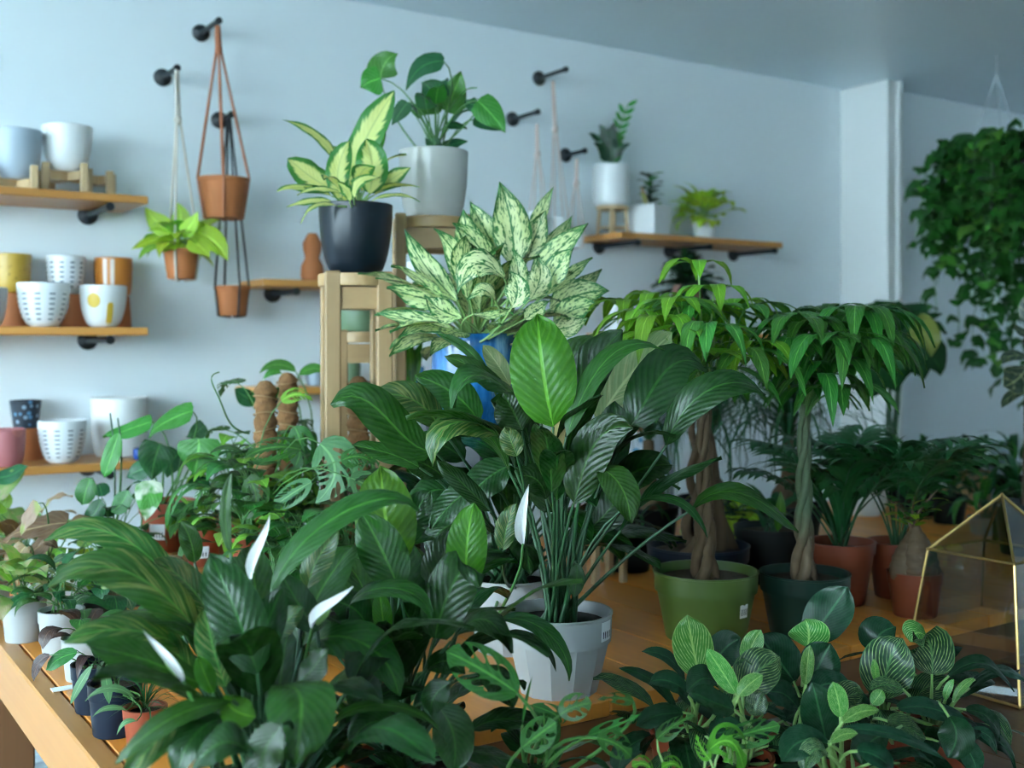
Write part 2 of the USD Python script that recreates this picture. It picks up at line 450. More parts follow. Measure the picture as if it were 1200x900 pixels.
# ------------------------------------------------------------ the display table and the lower tier
TX0, TX1, TY0, TY1 = 0.37, 4.0, 1.37, 2.66
tb = thing('display_table', 'long orange wooden display table with a pale edge board along its left end', 'table', (TX0, TY0, 0))
obj(tb, 'edge_board', box((TX0 + .0165, (TY0 + TY1) / 2, TOP - .0475), (0.033, TY1 - TY0, 0.095), 0.003), edge_wood, False, label='pale board facing the left end of the table')
n, x = 26, TX0 + .0345
wpl = (TX1 - x) / n
for k in range(n):
    obj(tb, 'plank', box((x + wpl * (k + .5), (TY0 + TY1) / 2, TOP - .0125), (wpl - .0022, TY1 - TY0, 0.025), 0.0015), table_wood, False)
obj(tb, 'apron', box(((TX0 + .035 + TX1) / 2, TY0 + .02, TOP - .0615), (TX1 - TX0 - .035, 0.03, 0.071), 0.002), apron_wood, False)
obj(tb, 'apron', box(((TX0 + .035 + TX1) / 2, TY1 - .02, TOP - .0615), (TX1 - TX0 - .035, 0.03, 0.071), 0.002), apron_wood, False)
for lx in (TX0 + .08, (TX0 + TX1) / 2, TX1 - .06):
    for ly in (TY0 + .08, TY1 - .08):
        obj(tb, 'leg', box((lx, ly, (TOP - .026) / 2), (0.085, 0.085, TOP - .026), 0.004), leg_wood, False)
obj(tb, 'stretcher', box((TX0 + .08, (TY0 + TY1) / 2, 0.24), (0.04, TY1 - TY0 - .2, 0.09), 0.003), leg_wood, False)
LX0, LX1, LY0, LY1 = 0.40, 2.62, 0.74, 1.365
lt = thing('low_bench', 'dark varnished wooden bench in front of the display table, under the striped leafy plants', 'bench', (LX0, LY0, 0))
for k in range(16):
    w16 = (LX1 - LX0) / 16
    obj(lt, 'plank', box((LX0 + w16 * (k + .5), (LY0 + LY1) / 2, LOW - .011), (w16 - .001, LY1 - LY0, 0.022), 0.001), tier_wood, False)
obj(lt, 'apron', box(((LX0 + LX1) / 2, LY0 + .02, LOW - .057), (LX1 - LX0, 0.03, 0.07), 0.002), apron_wood, False)
for lx in (LX0 + .06, LX1 - .06):
    for ly in (LY0 + .07, LY1 - .07):
        obj(lt, 'leg', box((lx, ly, (LOW - .023) / 2), (0.07, 0.07, LOW - .023), 0.004), leg_wood, False)
c = onZ(30, 884, 0.30)
st_ = thing('storage_box', 'white storage box with a lid on the floor under the table', 'box', (c[0] + .1, c[1] + .1, 0))
obj(st_, 'body', box((c[0] + .1, c[1] + .1, 0.14), (0.30, 0.24, 0.28), 0.012), tray_mat, False)
obj(st_, 'lid', box((c[0] + .1, c[1] + .1, 0.2925), (0.32, 0.26, 0.025), 0.008), tray_mat, False)

# ------------------------------------------------------------ pots
def pot(parent, c, r, h, mat, rim=0.18, taper=0.75, lip=0.06, wall=0.004, facets=0, rimmat=None, n=40, soil=0.02, soilmat=None, name='pot', rimlabel=None):
    """Plastic nursery pot: tapered body under a deeper rim band; c is the centre of its base."""
    rb, rr = r * taper, r
    zr = h * (1 - rim)
    rm = rb + (rr * (1 - lip) - rb) * 0.97
    if facets:
        fa = np.pi / facets
        mod = lambda z, a: 1 / np.cos((a + fa) % (2 * fa) - fa) * np.cos(fa) * 1.015 + 0 * z
        body = lathe(c, [(0, 0), (rb, 0), (rm, zr), (rm * .96, zr + .001), (rb * .9, .008), (0, .008)], facets * 4, mod)
        p = obj(parent, name, body, mat, 12)
    else:
        body = lathe(c, [(0, 0), (rb * .97, 0), (rb, h * .02), (rm, zr), (rm - wall, zr), (rb - wall, .008), (0, .008)], n)
        p = obj(parent, name, body, mat, 40)
    band = lathe(c, [(rm - wall, zr - .003), (rr * (1 - lip * .55), zr - .003), (rr * (1 - lip * .4), zr + .002), (rr * .985, h - .004), (rr, h - .003), (rr, h), (rr - wall, h), (rm - wall, zr), (rm - wall, zr - .003)], n)
    obj(p, 'rim', band, rimmat or mat, 40)
    if soil:
        soil_disc(parent, (c[0], c[1], c[2] + h - soil), rr * .93 - wall, soilmat or soil_mat)
    return p


def soil_disc(parent, c, r, mat, seed=0):
    rings, n = 7, 26
    v, ang = [], np.arange(n) * 2 * np.pi / n
    for k in range(rings):
        q = r * (k + .03) / (rings - 1 + .03)
        v += [(c[0] + q * math.cos(a), c[1] + q * math.sin(a), c[2]) for a in ang]
    v = np.array(v)
    v[:, 2] += (fbm(v * 130, 2, seed) - .5) * min(.010, r * .14) * np.minimum(1, (r - np.hypot(v[:, 0] - c[0], v[:, 1] - c[1])) / (r * .15))
    obj(parent, 'soil', (v, quads(rings, n, True)), mat, True)


def crock(parent, c, prof, mat, n=48, name='pot', wall=0.006, soil=None, mod=None):
    """Ceramic pot from an outer profile (r, z) bottom to lip; inner wall added."""
    pr = [(0, 0)] + list(prof)
    rt, zt = prof[-1]
    inner = [(rt - wall * .5, zt + wall * .3), (rt - wall, zt - .001)] + [(max(r - wall, .001), z) for r, z in reversed(prof[:-1]) if z > .008] + [(0, .008)]
    p = obj(parent, name, lathe(c, pr + inner, n, mod), mat, 40)
    if soil:
        soil_disc(parent, (c[0], c[1], c[2] + zt - soil), rt - wall * 1.1, soil_mat)
    return p


def egg(r, h, rb=.6, k=.55):
    """Profile of a rounded pot, widest near the lip."""
    out = [(r * rb * .9, 0), (r * rb, h * .01)]
    for q in np.linspace(.08, 1, 9):
        out.append((r * (rb + (1 - rb) * (1 - (1 - q) ** 2) ** k), h * q))
    return out


def sticker(parent, c, r0, r1, zr0, zr1, az, width, mat=None, lines=True, name='label'):
    """A paper label wrapped on a cone (radius r0 at zr0, r1 at zr1 above c), centred at azimuth az."""
    n = 7
    a = az + np.linspace(-.5, .5, n) * width / r0
    v = [(c[0] + (q + .0008) * math.cos(x), c[1] + (q + .0008) * math.sin(x), c[2] + z) for q, z in ((r0, zr0), (r1, zr1)) for x in a]
    p = obj(parent, name, (np.array(v), quads(2, n)), mat or label_white, True)
    if lines:
        ms = []
        for k in range(5):
            x0 = az + (-.38 + .17 * k) * width / r0
            z0, z1 = zr0 + (zr1 - zr0) * .15, zr0 + (zr1 - zr0) * .5
            f0, f1 = .15, .5
            q = [(c[0] + (r0 + (r1 - r0) * f + .0015) * math.cos(x), c[1] + (r0 + (r1 - r0) * f + .0015) * math.sin(x), c[2] + z) for f, z in ((f0, z0), (f1, z1)) for x in (x0, x0 + .07 * width / r0)]
            ms.append((np.array(q), np.array([[0, 1, 3], [0, 3, 2]])))
        obj(p, 'print', cat(ms), ink, False)


def az_to_cam(c, d=0.0):
    return math.atan2(-c[1], -c[0]) + math.radians(d)


# ------------------------------------------------------------ wall shelves and their irons
def iron(parent, x, z, length=0.17, r=0.026, rod=0.009, y=DW, name='bracket', end=True):
    """A round black flange on the wall with a rod standing out from it."""
    v, f = lathe((0, 0, 0), [(0, 0), (r, 0), (r, .006), (r * .8, .012), (rod * 1.5, .016), (rod, .022), (rod, length - .014), (rod * 1.35, length - .012), (rod * 1.35, length), (0, length)], 24)
    v = np.stack([v[:, 0] + x, y - v[:, 2], v[:, 1] + z], 1)
    return obj(parent, name, (v, f), black_iron, 40)


def shelf(label, x0, x1, ztop, y0, irons, th=0.022):
    s = thing('wall_shelf', label, 'shelf', ((x0 + x1) / 2, DW, ztop))
    obj(s, 'board', box(((x0 + x1) / 2, (y0 + DW) / 2, ztop - th / 2), (x1 - x0, DW - y0, th), 0.003), shelf_wood, False)
    for x in irons:
        iron(s, x, ztop - th - .0085 - .004, DW - y0 - .004, 0.028, 0.0085)
    return s


Z1, Z2, Z3 = ZC + .397, ZC + .038, ZC - .325
shelf('orange wall shelf at upper left carrying two pots on low wooden stands', 0.2, 0.90, Z1, 3.14, (0.35, 0.80))
shelf('orange wall shelf at middle left crowded with patterned pots', 0.2, 0.90, Z2, 3.14, (0.35, 0.80))
shelf('lowest orange wall shelf at left, behind the heart-leaved plant', 0.2, 0.885, Z3, 3.14, (0.35, 0.80))
shelf('short wall shelf just left of the wooden plant stands, behind the black pot', 1.25, 1.86, ZC + .185, 3.2, (1.36, 1.75))
shelf('low wall shelf seen between the legs of the plant stands', 1.24, 1.9, ZC - .138, 3.2, (1.36, 1.75))
ZR = ZC + .392
shelf('brown wall shelf at right on three long black irons', 2.575, 3.40, ZR, 3.16, (2.66, 3.014, 3.363))
shelf('lower right wall shelf mostly hidden by the braided tree crown', 2.60, 3.40, ZC + .03, 3.16, (2.7, 3.3))

# hooks
for (dx, dy, ex), lab in (((235, 39, 257), 'black wall peg holding the tan leather hanger, topmost on the wall'), ((190, 91, 208), 'black wall peg holding the cream cord hanger at left'),
                          ((257, 141, 272), 'black wall peg behind the tan leather straps'), ((631, 92, 664), 'longest black wall peg, above the grey-potted plant to its right'),
                          ((600, 140, 631), 'black wall peg just right of the grey-potted plant'), ((662, 182, 686), 'lowest of the three black wall pegs right of centre')):
    p = onY(dx, dy, DW)
    u = (ex - 600) / F
    ye = p[0] * (CT - u * ST) / (ST + u * CT)
    h = thing('wall_peg', lab, 'hook', p)
    iron(h, p[0], p[2], DW - ye, 0.026, 0.0075, name='peg')

# ------------------------------------------------------------ crockery on the left shelves
def dashes(name, base, dark, h, rows=9, cols=16):
    g = G(name)
    co = g.n('texture_coordinate', 'object')
    s = g.n('separate_xyz', vector=co)
    x, y, z = (L(f'{s}.{q}') for q in 'xyz')
    z = g.m('divide', z, h)
    an = g.m('divide', g.m('arctan2', y, x), 6.2832)
    fx = g.m('absolute', g.m('subtract', g.m('fraction', g.m('multiply', g.m('add', an, 1.0), cols)), .5))
    fz = g.m('absolute', g.m('subtract', g.m('fraction', g.m('multiply', z, rows)), .5))
    on = g.m('multiply', g.m('less_than', fx, .20), g.m('less_than', fz, .17))
    on = g.m('multiply', on, g.m('multiply', g.m('greater_than', z, .12), g.m('less_than', z, .9)))
    c = g.mix(on, base, dark)
    return g.done(g.n('principled_bsdf', 'BSDF', base_color=c, roughness=.35))


dash_glaze = dashes('dashed_glaze', (.80, .82, .84), (.10, .15, .20), .10, 7.5, 11)
dash_fine = dashes('fine_dashed_glaze', (.74, .77, .80), (.13, .17, .21), .10, 8.5, 11)
gs = G('sun_glaze')
_s = gs.n('separate_xyz', vector=gs.n('texture_coordinate', 'normal'))
sun_glaze = white_glaze


def spots(name, base, cols, scale):
    g = G(name)
    co = g.n('texture_coordinate', 'object')
    vo = g.n('voronoi_texture', vector=co, scale=scale)
    r = g.n('rgb_ramp', 'color', fac=g.n('separate_color', 'r', color=L(f'{vo}.color')), ramp=[(i / len(cols), c) for i, c in enumerate(cols)], interpolate=False)
    f = g.n('map_range', 'result', value=L(f'{vo}.distance'), from_min=.28, from_max=.33, to_min=1.0, to_max=0.0, clamp=True)
    return g.done(g.n('principled_bsdf', 'BSDF', base_color=g.mix(f, base, r), roughness=.35))


spot_glaze = spots('spotted_black_glaze', (.02, .03, .045), [(.10, .25, .40), (.25, .35, .45), (.05, .10, .16)], 55)
ochre = spots('ochre_glaze', (.58, .36, .05), [(.40, .24, .03), (.62, .40, .06), (.5, .3, .04)], 70)
pink_glaze = spots('pink_glaze', (.48, .16, .17), [(.60, .22, .20), (.25, .20, .30), (.55, .10, .10)], 16)
print_glaze = spots('printed_glaze', (.62, .70, .78), [(.10, .32, .55), (.75, .16, .04), (.72, .76, .8), (.18, .45, .7), (.75, .78, .8)], 26)
gb = G('blue_drip_glaze')
_c = gb.n('texture_coordinate', 'object')
_n = gb.n('noise_texture', 'fac', vector=gb.n('mapping', 'vector', vector=_c, scale=(38, 38, 5)), scale=1.0, detail=5.0, roughness=.65)
_r = gb.n('rgb_ramp', 'color', fac=_n, ramp=[(0, (.002, .035, .14)), (.42, (.005, .10, .30)), (.55, (.03, .20, .50)), (.66, (.25, .48, .68)), (.8, (.5, .68, .78))])
blue_drip = gb.done(gb.n('principled_bsdf', 'BSDF', base_color=_r, roughness=.2, coat_weight=.5))
gm = G('marbled_gray_glaze')
_c = gm.n('texture_coordinate', 'object')
_n = gm.n('noise_texture', 'fac', vector=_c, scale=9.0, detail=2.0)
marble_gray = gm.done(gm.n('principled_bsdf', 'BSDF', base_color=gm.mix(_n, (.46, .45, .42), (.60, .58, .54)), roughness=.24))


def pot_thing(name, label, c, r, h, mat, rb=.6, k=.55, cat_='pot', group=None, prof=None, mod=None):
    p = thing(name, label, cat_, c, group)
    crock(p, c, prof or egg(r, h, rb, k), mat, mod=mod)
    return p


def low_stand(label, c, r, h, top=0.0, name='low_plant_stand', mat=None):
    """Four upright posts joined by a cross of bars at height h."""
    s = thing(name, label, 'plant stand', c)
    m = mat or pale_wood
    for k in range(4):
        a = math.radians(45 + 90 * k - 20)
        q = np.array(c) + (r * math.cos(a), r * math.sin(a), 0)
        obj(s, 'leg', box(q + (0, 0, (h + top) / 2), (0.019, 0.019, h + top), 0.002), m, False)
    for k in range(2):
        a = math.radians(45 + 90 * k - 20)
        d = np.array([math.cos(a), math.sin(a), 0]) * (r - .0095)
        z = h - .012 - .0005 * k
        obj(s, 'crossbar', bar(np.array(c) - d + (0, 0, z), np.array(c) + d + (0, 0, z), .018, .024, (0, 0, 1)), pale_wood, False)
    return s


sh = lambda px, py, Y, z: np.array([*(onY(px, py, Y)[:2]), z])
c = sh(20, 215, 3.28, Z1)
low_stand('low pale wooden stand under the blue-grey pot at the left edge', c, .072, .035, .035)
pot_thing('egg_pot', 'blue-grey rounded ceramic pot at the left end of the top shelf', c + (0, 0, .035), .064, .132, blue_gray, .55)
c = sh(79, 215, 3.29, Z1)
low_stand('low pale wooden stand under the white pot on the top left shelf', c, .070, .068, .02)
pot_thing('egg_pot', 'off-white rounded ceramic pot raised on the taller low stand, top left shelf', c + (0, 0, .068), .066, .125, white_glaze, .5)
c = sh(116, 215, 3.335, Z1)
low_stand('empty low wooden stand at the right end of the top left shelf', c, .045, .07, .012)
# middle shelf
saucer = lambda r, h: [(r * .8, 0), (r, h * .15), (r * .96, h * .5), (r * 1.02, h)]
for px, lab in ((22, 'rust-brown upturned clay pot under the yellow pot'), (92, 'rust-brown upturned clay pot under the dashed white pot at the back'), (133, 'rust-brown upturned clay pot under the orange banded pot')):
    c = sh(px, 380, 3.345, Z2)
    pot_thing('clay_pot', lab, c, .05, .092, terracotta, prof=[(.049, 0), (.049, .01), (.044, .088), (.042, .092)])
pot_thing('round_pot', 'speckled ochre yellow pot at the left end of the middle shelf', sh(14, 380, 3.345, Z2 + .0935), .05, .105, ochre, .8)
pot_thing('round_pot', 'white pot with dark dashes, standing behind on an upturned clay pot', sh(77, 380, 3.345, Z2 + .0935), .052, .105, dash_glaze, .6)
c = sh(133, 380, 3.345, Z2 + .0935)
p = pot_thing('banded_pot', 'orange pot with two pale vertical bands, back row of the middle shelf', c, .052, .105, orange_glaze, .86)
for d in (-26, -3):
    n = 5
    a = az_to_cam(c, d) + np.linspace(-.5, .5, n) * .2
    v = [(c[0] + (q + .0012) * math.cos(x), c[1] + (q + .0012) * math.sin(x), c[2] + z) for q, z in ((.0485, .02), (.0513, .06), (.0522, .101)) for x in a]
    obj(p, 'band', (np.array(v), quads(3, n)), plain('pale_band', (.72, .60, .52), .4), True)
pot_thing('round_pot', 'white cup-shaped pot with rows of grey dashes, front of the middle shelf', sh(51, 380, 3.205, Z2), .067, .115, dash_glaze, .45)
pot_thing('round_pot', 'grey pot cut by the left edge of the picture, middle shelf', sh(-18, 380, 3.205, Z2), .055, .10, gray_glaze, .6)
c = sh(121, 380, 3.205, Z2)
p = pot_thing('round_pot', 'white cup-shaped pot painted with a yellow sun and stripe', c, .062, .112, white_glaze, .5)


def decal(parent, c, pr, az, zc, hw, hh, mat, n=9, name='painted_mark', rect_=False):
    """A small painted figure lying on a lathed wall with profile pr."""
    rs, zs = np.array([q[0] for q in pr]), np.array([q[1] for q in pr])
    th = np.arange(20) * 2 * np.pi / 20
    rings = []
    for k in np.linspace(.02, 1, 4):
        for t_ in th:
            x, z = math.cos(t_), math.sin(t_)
            if rect_:
                m_ = max(abs(x), abs(z)); x, z = x / m_, z / m_
            z_ = zc + z * hh * k
            r_ = np.interp(z_, zs, rs) + .0012
            aa = az + x * hw * k / r_
            rings.append((c[0] + r_ * math.cos(aa), c[1] + r_ * math.sin(aa), c[2] + z_))
    obj(parent, name, (np.array(rings), quads(4, 20, True)), mat, True)


sun_yellow = plain('sun_yellow', (.72, .47, .05), .4)
decal(p, c, egg(.062, .112, .5), az_to_cam(c, -24), .072, .018, .02, sun_yellow)
decal(p, c, egg(.062, .112, .5), az_to_cam(c, 18), .036, .008, .03, sun_yellow, rect_=True)
# lowest shelf
c = sh(6, 520, 3.20, Z3)
pot_thing('painted_pot', 'pink painted pot with an orange lip at the left edge, lowest shelf', c, .05, .095, pink_glaze, .75)
c = sh(30, 520, 3.345, Z3)
pot_thing('clay_pot', 'rust-orange upturned clay pot under the black spotted pot', c, .05, .085, terracotta, prof=[(.048, 0), (.048, .01), (.036, .083), (.034, .0855)])
pot_thing('spotted_pot', 'small black pot with blue-grey spots on an upturned clay pot', c + (0, 0, .0865), .043, .075, spot_glaze, prof=[(.031, 0), (.032, .003), (.041, .071), (.042, .075)])
pot_thing('round_pot', 'white pot with fine dark dashes on the lowest left shelf', sh(73, 520, 3.21, Z3), .062, .112, dash_fine, .5)
pot_thing('wide_pot', 'large white straight-sided pot with a dark lip on the lowest left shelf', sh(140, 520, 3.31, Z3), .078, .165, white_glaze, .8)
pot_thing('cup', 'small cobalt blue cup at the right end of the lowest left shelf', sh(163, 530, 3.17, Z3), .016, .03, plain('cobalt', (.01, .06, .3), .3), .8)

# shelf behind the stands
c = sh(366, 320, 3.3, ZC + .185)
v_ = thing('gourd_vase', 'orange clay gourd-shaped vase behind the black pot', 'vase', c)
crock(v_, c, [(.03, 0), (.036, .02), (.034, .05), (.022, .075), (.028, .1), (.03, .12), (.02, .14), (.014, .15)], terracotta)
pot_thing('round_pot', 'white pot on the shelf between the black and the grey pot', sh(487, 318, 3.3, ZC + .185), .058, .075, white_glaze, .85)
for px, m, lab in ((330, 'x', ''),):
    pass
for px, r, h, m, lab in ((369, .03, .045, blue_gray, 'small blue-grey cup left of the stand leg, low shelf'), (343, .028, .04, white_glaze, 'small white cup at the left end of the low shelf'),
                         (410, .034, .075, sage_glaze, 'small green bottle-shaped pot on the low shelf behind the coir pole'), (487, .03, .055, blue_drip, 'small dark blue cup beside the blue pot, low shelf'), (465, .028, .05, white_glaze, 'small white cup between the stand legs and the blue pot')):
    pot_thing('cup', lab, sh(px, 445, 3.27, ZC - .138), r, h, m, .7)
# right shelves
c = sh(718, 272, 3.3, ZR)
s = thing('tall_plant_stand', 'slim light wooden stand under the white pot on the right shelf', 'plant stand', c)
for k in range(4):
    a = math.radians(45 + 90 * k)
    a0, a1 = np.array([math.cos(a) * .056, math.sin(a) * .056, 0]) + c, np.array([math.cos(a) * .048, math.sin(a) * .048, .094]) + c
    obj(s, 'leg', tube([a0, a1], .0065, 8), pale_wood, 40)
    a2 = math.radians(135 + 90 * k)
    obj(s, 'rung', tube([c + (math.cos(a) * .053, math.sin(a) * .053, .028), c + (math.cos(a2) * .053, math.sin(a2) * .053, .028)], .004, 6), pale_wood, 40)
obj(s, 'tray', lathe(c, [(0, .094), (.057, .094), (.06, .097), (.06, .106), (0, .106)], 32), pale_wood, 30)
# ------------------------------------------------------------ leaves
UP, LEFT = np.array([0, 0, 1.0]), np.array([-1.0, 0, 0])
CAMP = np.array([0, 0, ZC])


def nz(v):
    v = np.asarray(v, float)
    return v / (np.linalg.norm(v) + 1e-12)


PROFILES = {
    'lily': lambda u: np.clip(2.42 * u ** .60 * (1 - u) ** .67, 0, 1),
    'oval': lambda u: np.clip(1 - np.abs(2 * u - .96) ** 2.3, 0, 1) ** .62,
    'heart': lambda u: np.clip(np.interp(u, [0, .04, .12, .25, .4, .6, .8, .93, 1], [.30, .62, .88, 1, .97, .76, .42, .15, 0]), 0, 1),
    'lance': lambda u: np.clip(3.0 * u ** .7 * (1 - u) ** .9, 0, 1),
    'strap': lambda u: np.clip(np.minimum(1, .35 + 3 * u), 0, 1) * np.clip((1 - u) * 2.2, 0, 1) ** .6,
    'spear': lambda u: np.clip(np.interp(u, [0, .05, .2, .38, .6, .8, .92, 1], [.12, .35, .82, 1, .86, .48, .18, 0]), 0, 1),
    'spathe': lambda u: np.clip(np.interp(u, [0, .06, .2, .4, .7, .9, 1], [.25, .5, .9, 1, .62, .2, 0]), 0, 1),
}
_tmpl = {}


def template(prof, nu, nv):
    key = (prof, nu, nv)
    if key not in _tmpl:
        u = np.linspace(0, 1, nu)
        s = np.linspace(-1, 1, nv)
        U, S_ = np.meshgrid(u, s, indexing='ij')
        w = np.maximum(PROFILES[prof](U), .012)
        _tmpl[key] = (U.ravel(), (S_ * w).ravel(), S_.ravel(), quads(nu, nv))
    return _tmpl[key]


def holed_template(k=0, nh=5, big=1.0):
    """A leaf blade with long slots between its side veins."""
    key = ('holed', k, nh, big)
    if key in _tmpl:
        return _tmpl[key]
    r = random.Random(k * 17 + 3)
    u = np.linspace(0, 1, 40)
    w = PROFILES['oval'](u) if k % 2 else PROFILES['heart'](u)
    asp = .55
    outline = Polygon([(a, b * asp) for a, b in zip(u, w)] + [(a, -b * asp) for a, b in zip(u[::-1], w[::-1])]).buffer(0)
    for side in (-1, 1):
        for i in range(nh):
            cu = .14 + .66 * (i + .5) / nh + r.uniform(-.02, .02)
            ww = float(np.interp(cu, u, w)) * asp
            ln, th = ww * r.uniform(.24, .30) * min(1.15, big), (.66 / nh) * r.uniform(.27, .36) * big
            h = affinity.scale(Point(0, 0).buffer(1, 4), ln, th)
            h = affinity.rotate(h, side * (62 - 20 * cu), origin=(0, 0))
            h = affinity.translate(h, cu + .05, side * ww * .50)
            outline = outline.difference(h)
    if outline.geom_type != 'Polygon':
        outline = max(outline.geoms, key=lambda q: q.area)
    outline = outline.simplify(.004)
    v, f = trimesh.creation.triangulate_polygon(outline, engine='earcut')
    v, f = trimesh.remesh.subdivide_to_size(np.c_[v, np.zeros(len(v))], f, .14)
    m = trimesh.Trimesh(v, f, process=True)
    v, f = np.array(m.vertices), np.array(m.faces)
    U, Sw = v[:, 0], v[:, 1] / asp
    wl_ = np.maximum(np.interp(U, u, w), .05)
    # the winding of a grid leaf
    _tmpl[key] = (U, Sw, np.clip(Sw / wl_, -1, 1), f)
    return _tmpl[key]


def leaf(spine, w, nrm, prof='lily', nu=11, nv=7, fold=.28, curl=.25, ripple=.0, cord=0.0, twist=0.0, seed=0, tmpl=None):
    """A blade along the spine points, w wide, facing nrm at its middle. fold lifts the sides, curl rolls the edges back."""
    P = np.asarray(spine, float)
    if len(P) == 2:
        P = np.array([P[0], (P[0] + P[1]) / 2, P[1]])
    d = np.r_[0, np.cumsum(np.linalg.norm(np.diff(P, axis=0), axis=1))]
    length = d[-1]
    sp = make_interp_spline(d / length, P, k=min(3, len(P) - 1))
    U, Sw, S_, f = tmpl or template(prof, nu, nv)
    Ue = U - cord * (Sw ** 2) * np.maximum(0, 1 - U / .4)
    Uc = np.clip(Ue, 0, 1)
    C = sp(Uc)
    T = sp.derivative()(Uc)
    T /= np.linalg.norm(T, axis=1, keepdims=True) + 1e-12
    C = C + T * ((Ue - Uc) * length)[:, None]
    tm = nz(sp.derivative()(.5))
    side0 = nz(np.cross(tm, nrm))
    sd = side0 - T * (T @ side0)[:, None]
    sd /= np.linalg.norm(sd, axis=1, keepdims=True) + 1e-12
    N = np.cross(sd, T)
    if twist:
        a = twist * (U - .5)
        sd, N = sd * np.cos(a)[:, None] + N * np.sin(a)[:, None], N * np.cos(a)[:, None] - sd * np.sin(a)[:, None]
    h = w / 2
    x = Sw * h
    zz = np.abs(x) * math.sin(fold) - curl * h * Sw ** 2
    if ripple:
        zz = zz + ripple * h * np.abs(S_) ** 2 * np.sin(U * 17 + seed * 2.1 + np.sign(S_) * 1.2)
    if nu >= 9 and tmpl is None:      # no leaf is quite even
        zz = zz + w * U * (.045 * np.sin(U * 8 + seed * 1.7) * (.4 + np.abs(S_)) + .04 * np.sin(S_ * 4 + U * 6 + seed * 2.9))
    V = C + sd * (x * math.cos(fold))[:, None] + N * zz[:, None]
    return (V, f), np.stack([U, S_ * .5 + .5], 1)


def camn(p, cam=1.0, up=.6, left=.0):
    return nz(nz(CAMP - p) * cam + UP * up + LEFT * left)


class Plant:
    def __init__(s, name, label, cat, base, mat, stem=None, root=None, group=None, seed=1):
        s.p = thing(name, label, cat, base, group)
        s.mat, s.stem, s.root = mat, stem or stem_green, np.asarray(root if root is not None else base, float)
        s.r = random.Random(seed)
        s.count = 0

    def stalk(s, parent, a, b, tdir=None, r0=.0028, r1=.0016, n=7, lift=.35, jit=.016, mat=None, name='petiole'):
        a = np.asarray(a, float) + np.array([s.r.uniform(-jit, jit), s.r.uniform(-jit, jit), -.004])
        d = np.linalg.norm(b - a)
        c = a * .45 + b * .55 + UP * d * lift * .5
        if tdir is not None:
            c = c * .5 + (np.asarray(b) - np.asarray(tdir) * d * .45) * .5
        obj(parent, name, tube(bez(a, c, b, n), np.linspace(r0, r1, n), 5), mat or s.stem, True)

    def blade(s, spine, w, nrm, mat=None, root=None, stalk=True, r0=.0028, jit=.016, lift=.35, label=None, name='leaf', **k):
        s.count += 1
        m, uv = leaf(spine, w, nrm, seed=s.count, **k)
        lf = obj(s.p, name, m, mat or s.mat, True, uv, label=label)
        if stalk:
            sp_ = np.asarray(spine, float)
            s.stalk(lf, s.root if root is None else root, sp_[0], nz(sp_[1] - sp_[0]), r0, r0 * .55, jit=jit, lift=lift)
        return lf

    def px(s, pts, t, w, n=(1, .6, 0), mat=None, **k):
        """A blade given in the photograph's pixels and depths t (one, or one for each point)."""
        ts = np.broadcast_to(t, (len(pts),))
        P = np.array([W(x, y, q) for (x, y), q in zip(pts, ts)])
        return s.blade(P, w * float(np.mean(ts)) / F, camn(P[len(P) // 2], *n), mat, **k)


def rosette(pl, n, length, width, elev, stalk_len, seed, spread=(0, 2 * math.pi), droop=.35, jit=.2, zr=0.0, root=None, nrm_up=1.0, mats=None, **k):
    """Leaves all round a crown: each on a stalk at an elevation in `elev`, its blade bending over."""
    r = random.Random(seed)
    root = pl.root if root is None else np.asarray(root, float)
    for i in range(n):
        az = spread[0] + (spread[1] - spread[0]) * ((i * .618034) % 1) + r.uniform(-.2, .2)
        el = math.radians(r.uniform(*elev))
        L_ = r.uniform(*length)
        sl = r.uniform(*stalk_len)
        o = np.array([math.cos(az), math.sin(az), 0])
        b = root + o * sl * math.cos(el) + UP * (sl * math.sin(el) + zr)
        e2 = el - droop * r.uniform(.3, 1.0)
        e3 = e2 - droop * r.uniform(.8, 2.0)
        m_ = b + (o * math.cos(e2) + UP * math.sin(e2)) * L_ * .5
        tp = m_ + (o * math.cos(e3) + UP * math.sin(e3)) * L_ * .5
        sid = np.cross(o, UP)
        tp = tp + sid * L_ * r.uniform(-jit, jit)
        nr = nz(UP * nrm_up * math.cos(e2) - o * math.sin(e2) * nrm_up + sid * r.uniform(-.35, .35))
        pl.blade([b, m_, tp], r.uniform(*width), nr, mat=r.choice(mats) if mats else None, root=root, **k)


# leaf materials
lily = leafmat('lily_leaf', (.015, .070, .009), (.05, .145, .022), rough=.30)
lily_b = leafmat('lily_leaf_bright', (.045, .165, .010), (.12, .30, .03), trans=.32)
lily_d = leafmat('lily_leaf_dark', (.009, .040, .007), (.024, .085, .015), rough=.28)
lily_m = leafmat('lily_leaf_mottled', (.018, .074, .010), (.065, .17, .034), 'mottle', (.30, .30, .11), rough=.33)
lily_p = leafmat('lily_leaf_pale', (.16, .24, .09), (.34, .38, .19), 'mottle', (.45, .42, .22), rough=.45)
dry_m = leafmat('dry_leaf', (.33, .24, .10), (.45, .36, .18), rough=.6)
aglao = leafmat('speckled_leaf', (.035, .15, .035), (.2, .3, .1), 'speckle', (.66, .66, .42), rough=.36, trans=.16, bump=.08)
dieff = leafmat('margined_leaf', (.045, .21, .04), (.35, .45, .15), 'margin', (.66, .70, .26), rough=.33, trans=.28)
philo = leafmat('heart_leaf', (.045, .20, .03), (.12, .33, .07), K=6, trans=.25)
philo_d = leafmat('heart_leaf_dark', (.014, .085, .03), (.05, .17, .05), K=6)
neon = leafmat('neon_leaf', (.34, .50, .035), (.50, .66, .12), K=6, trans=.3)
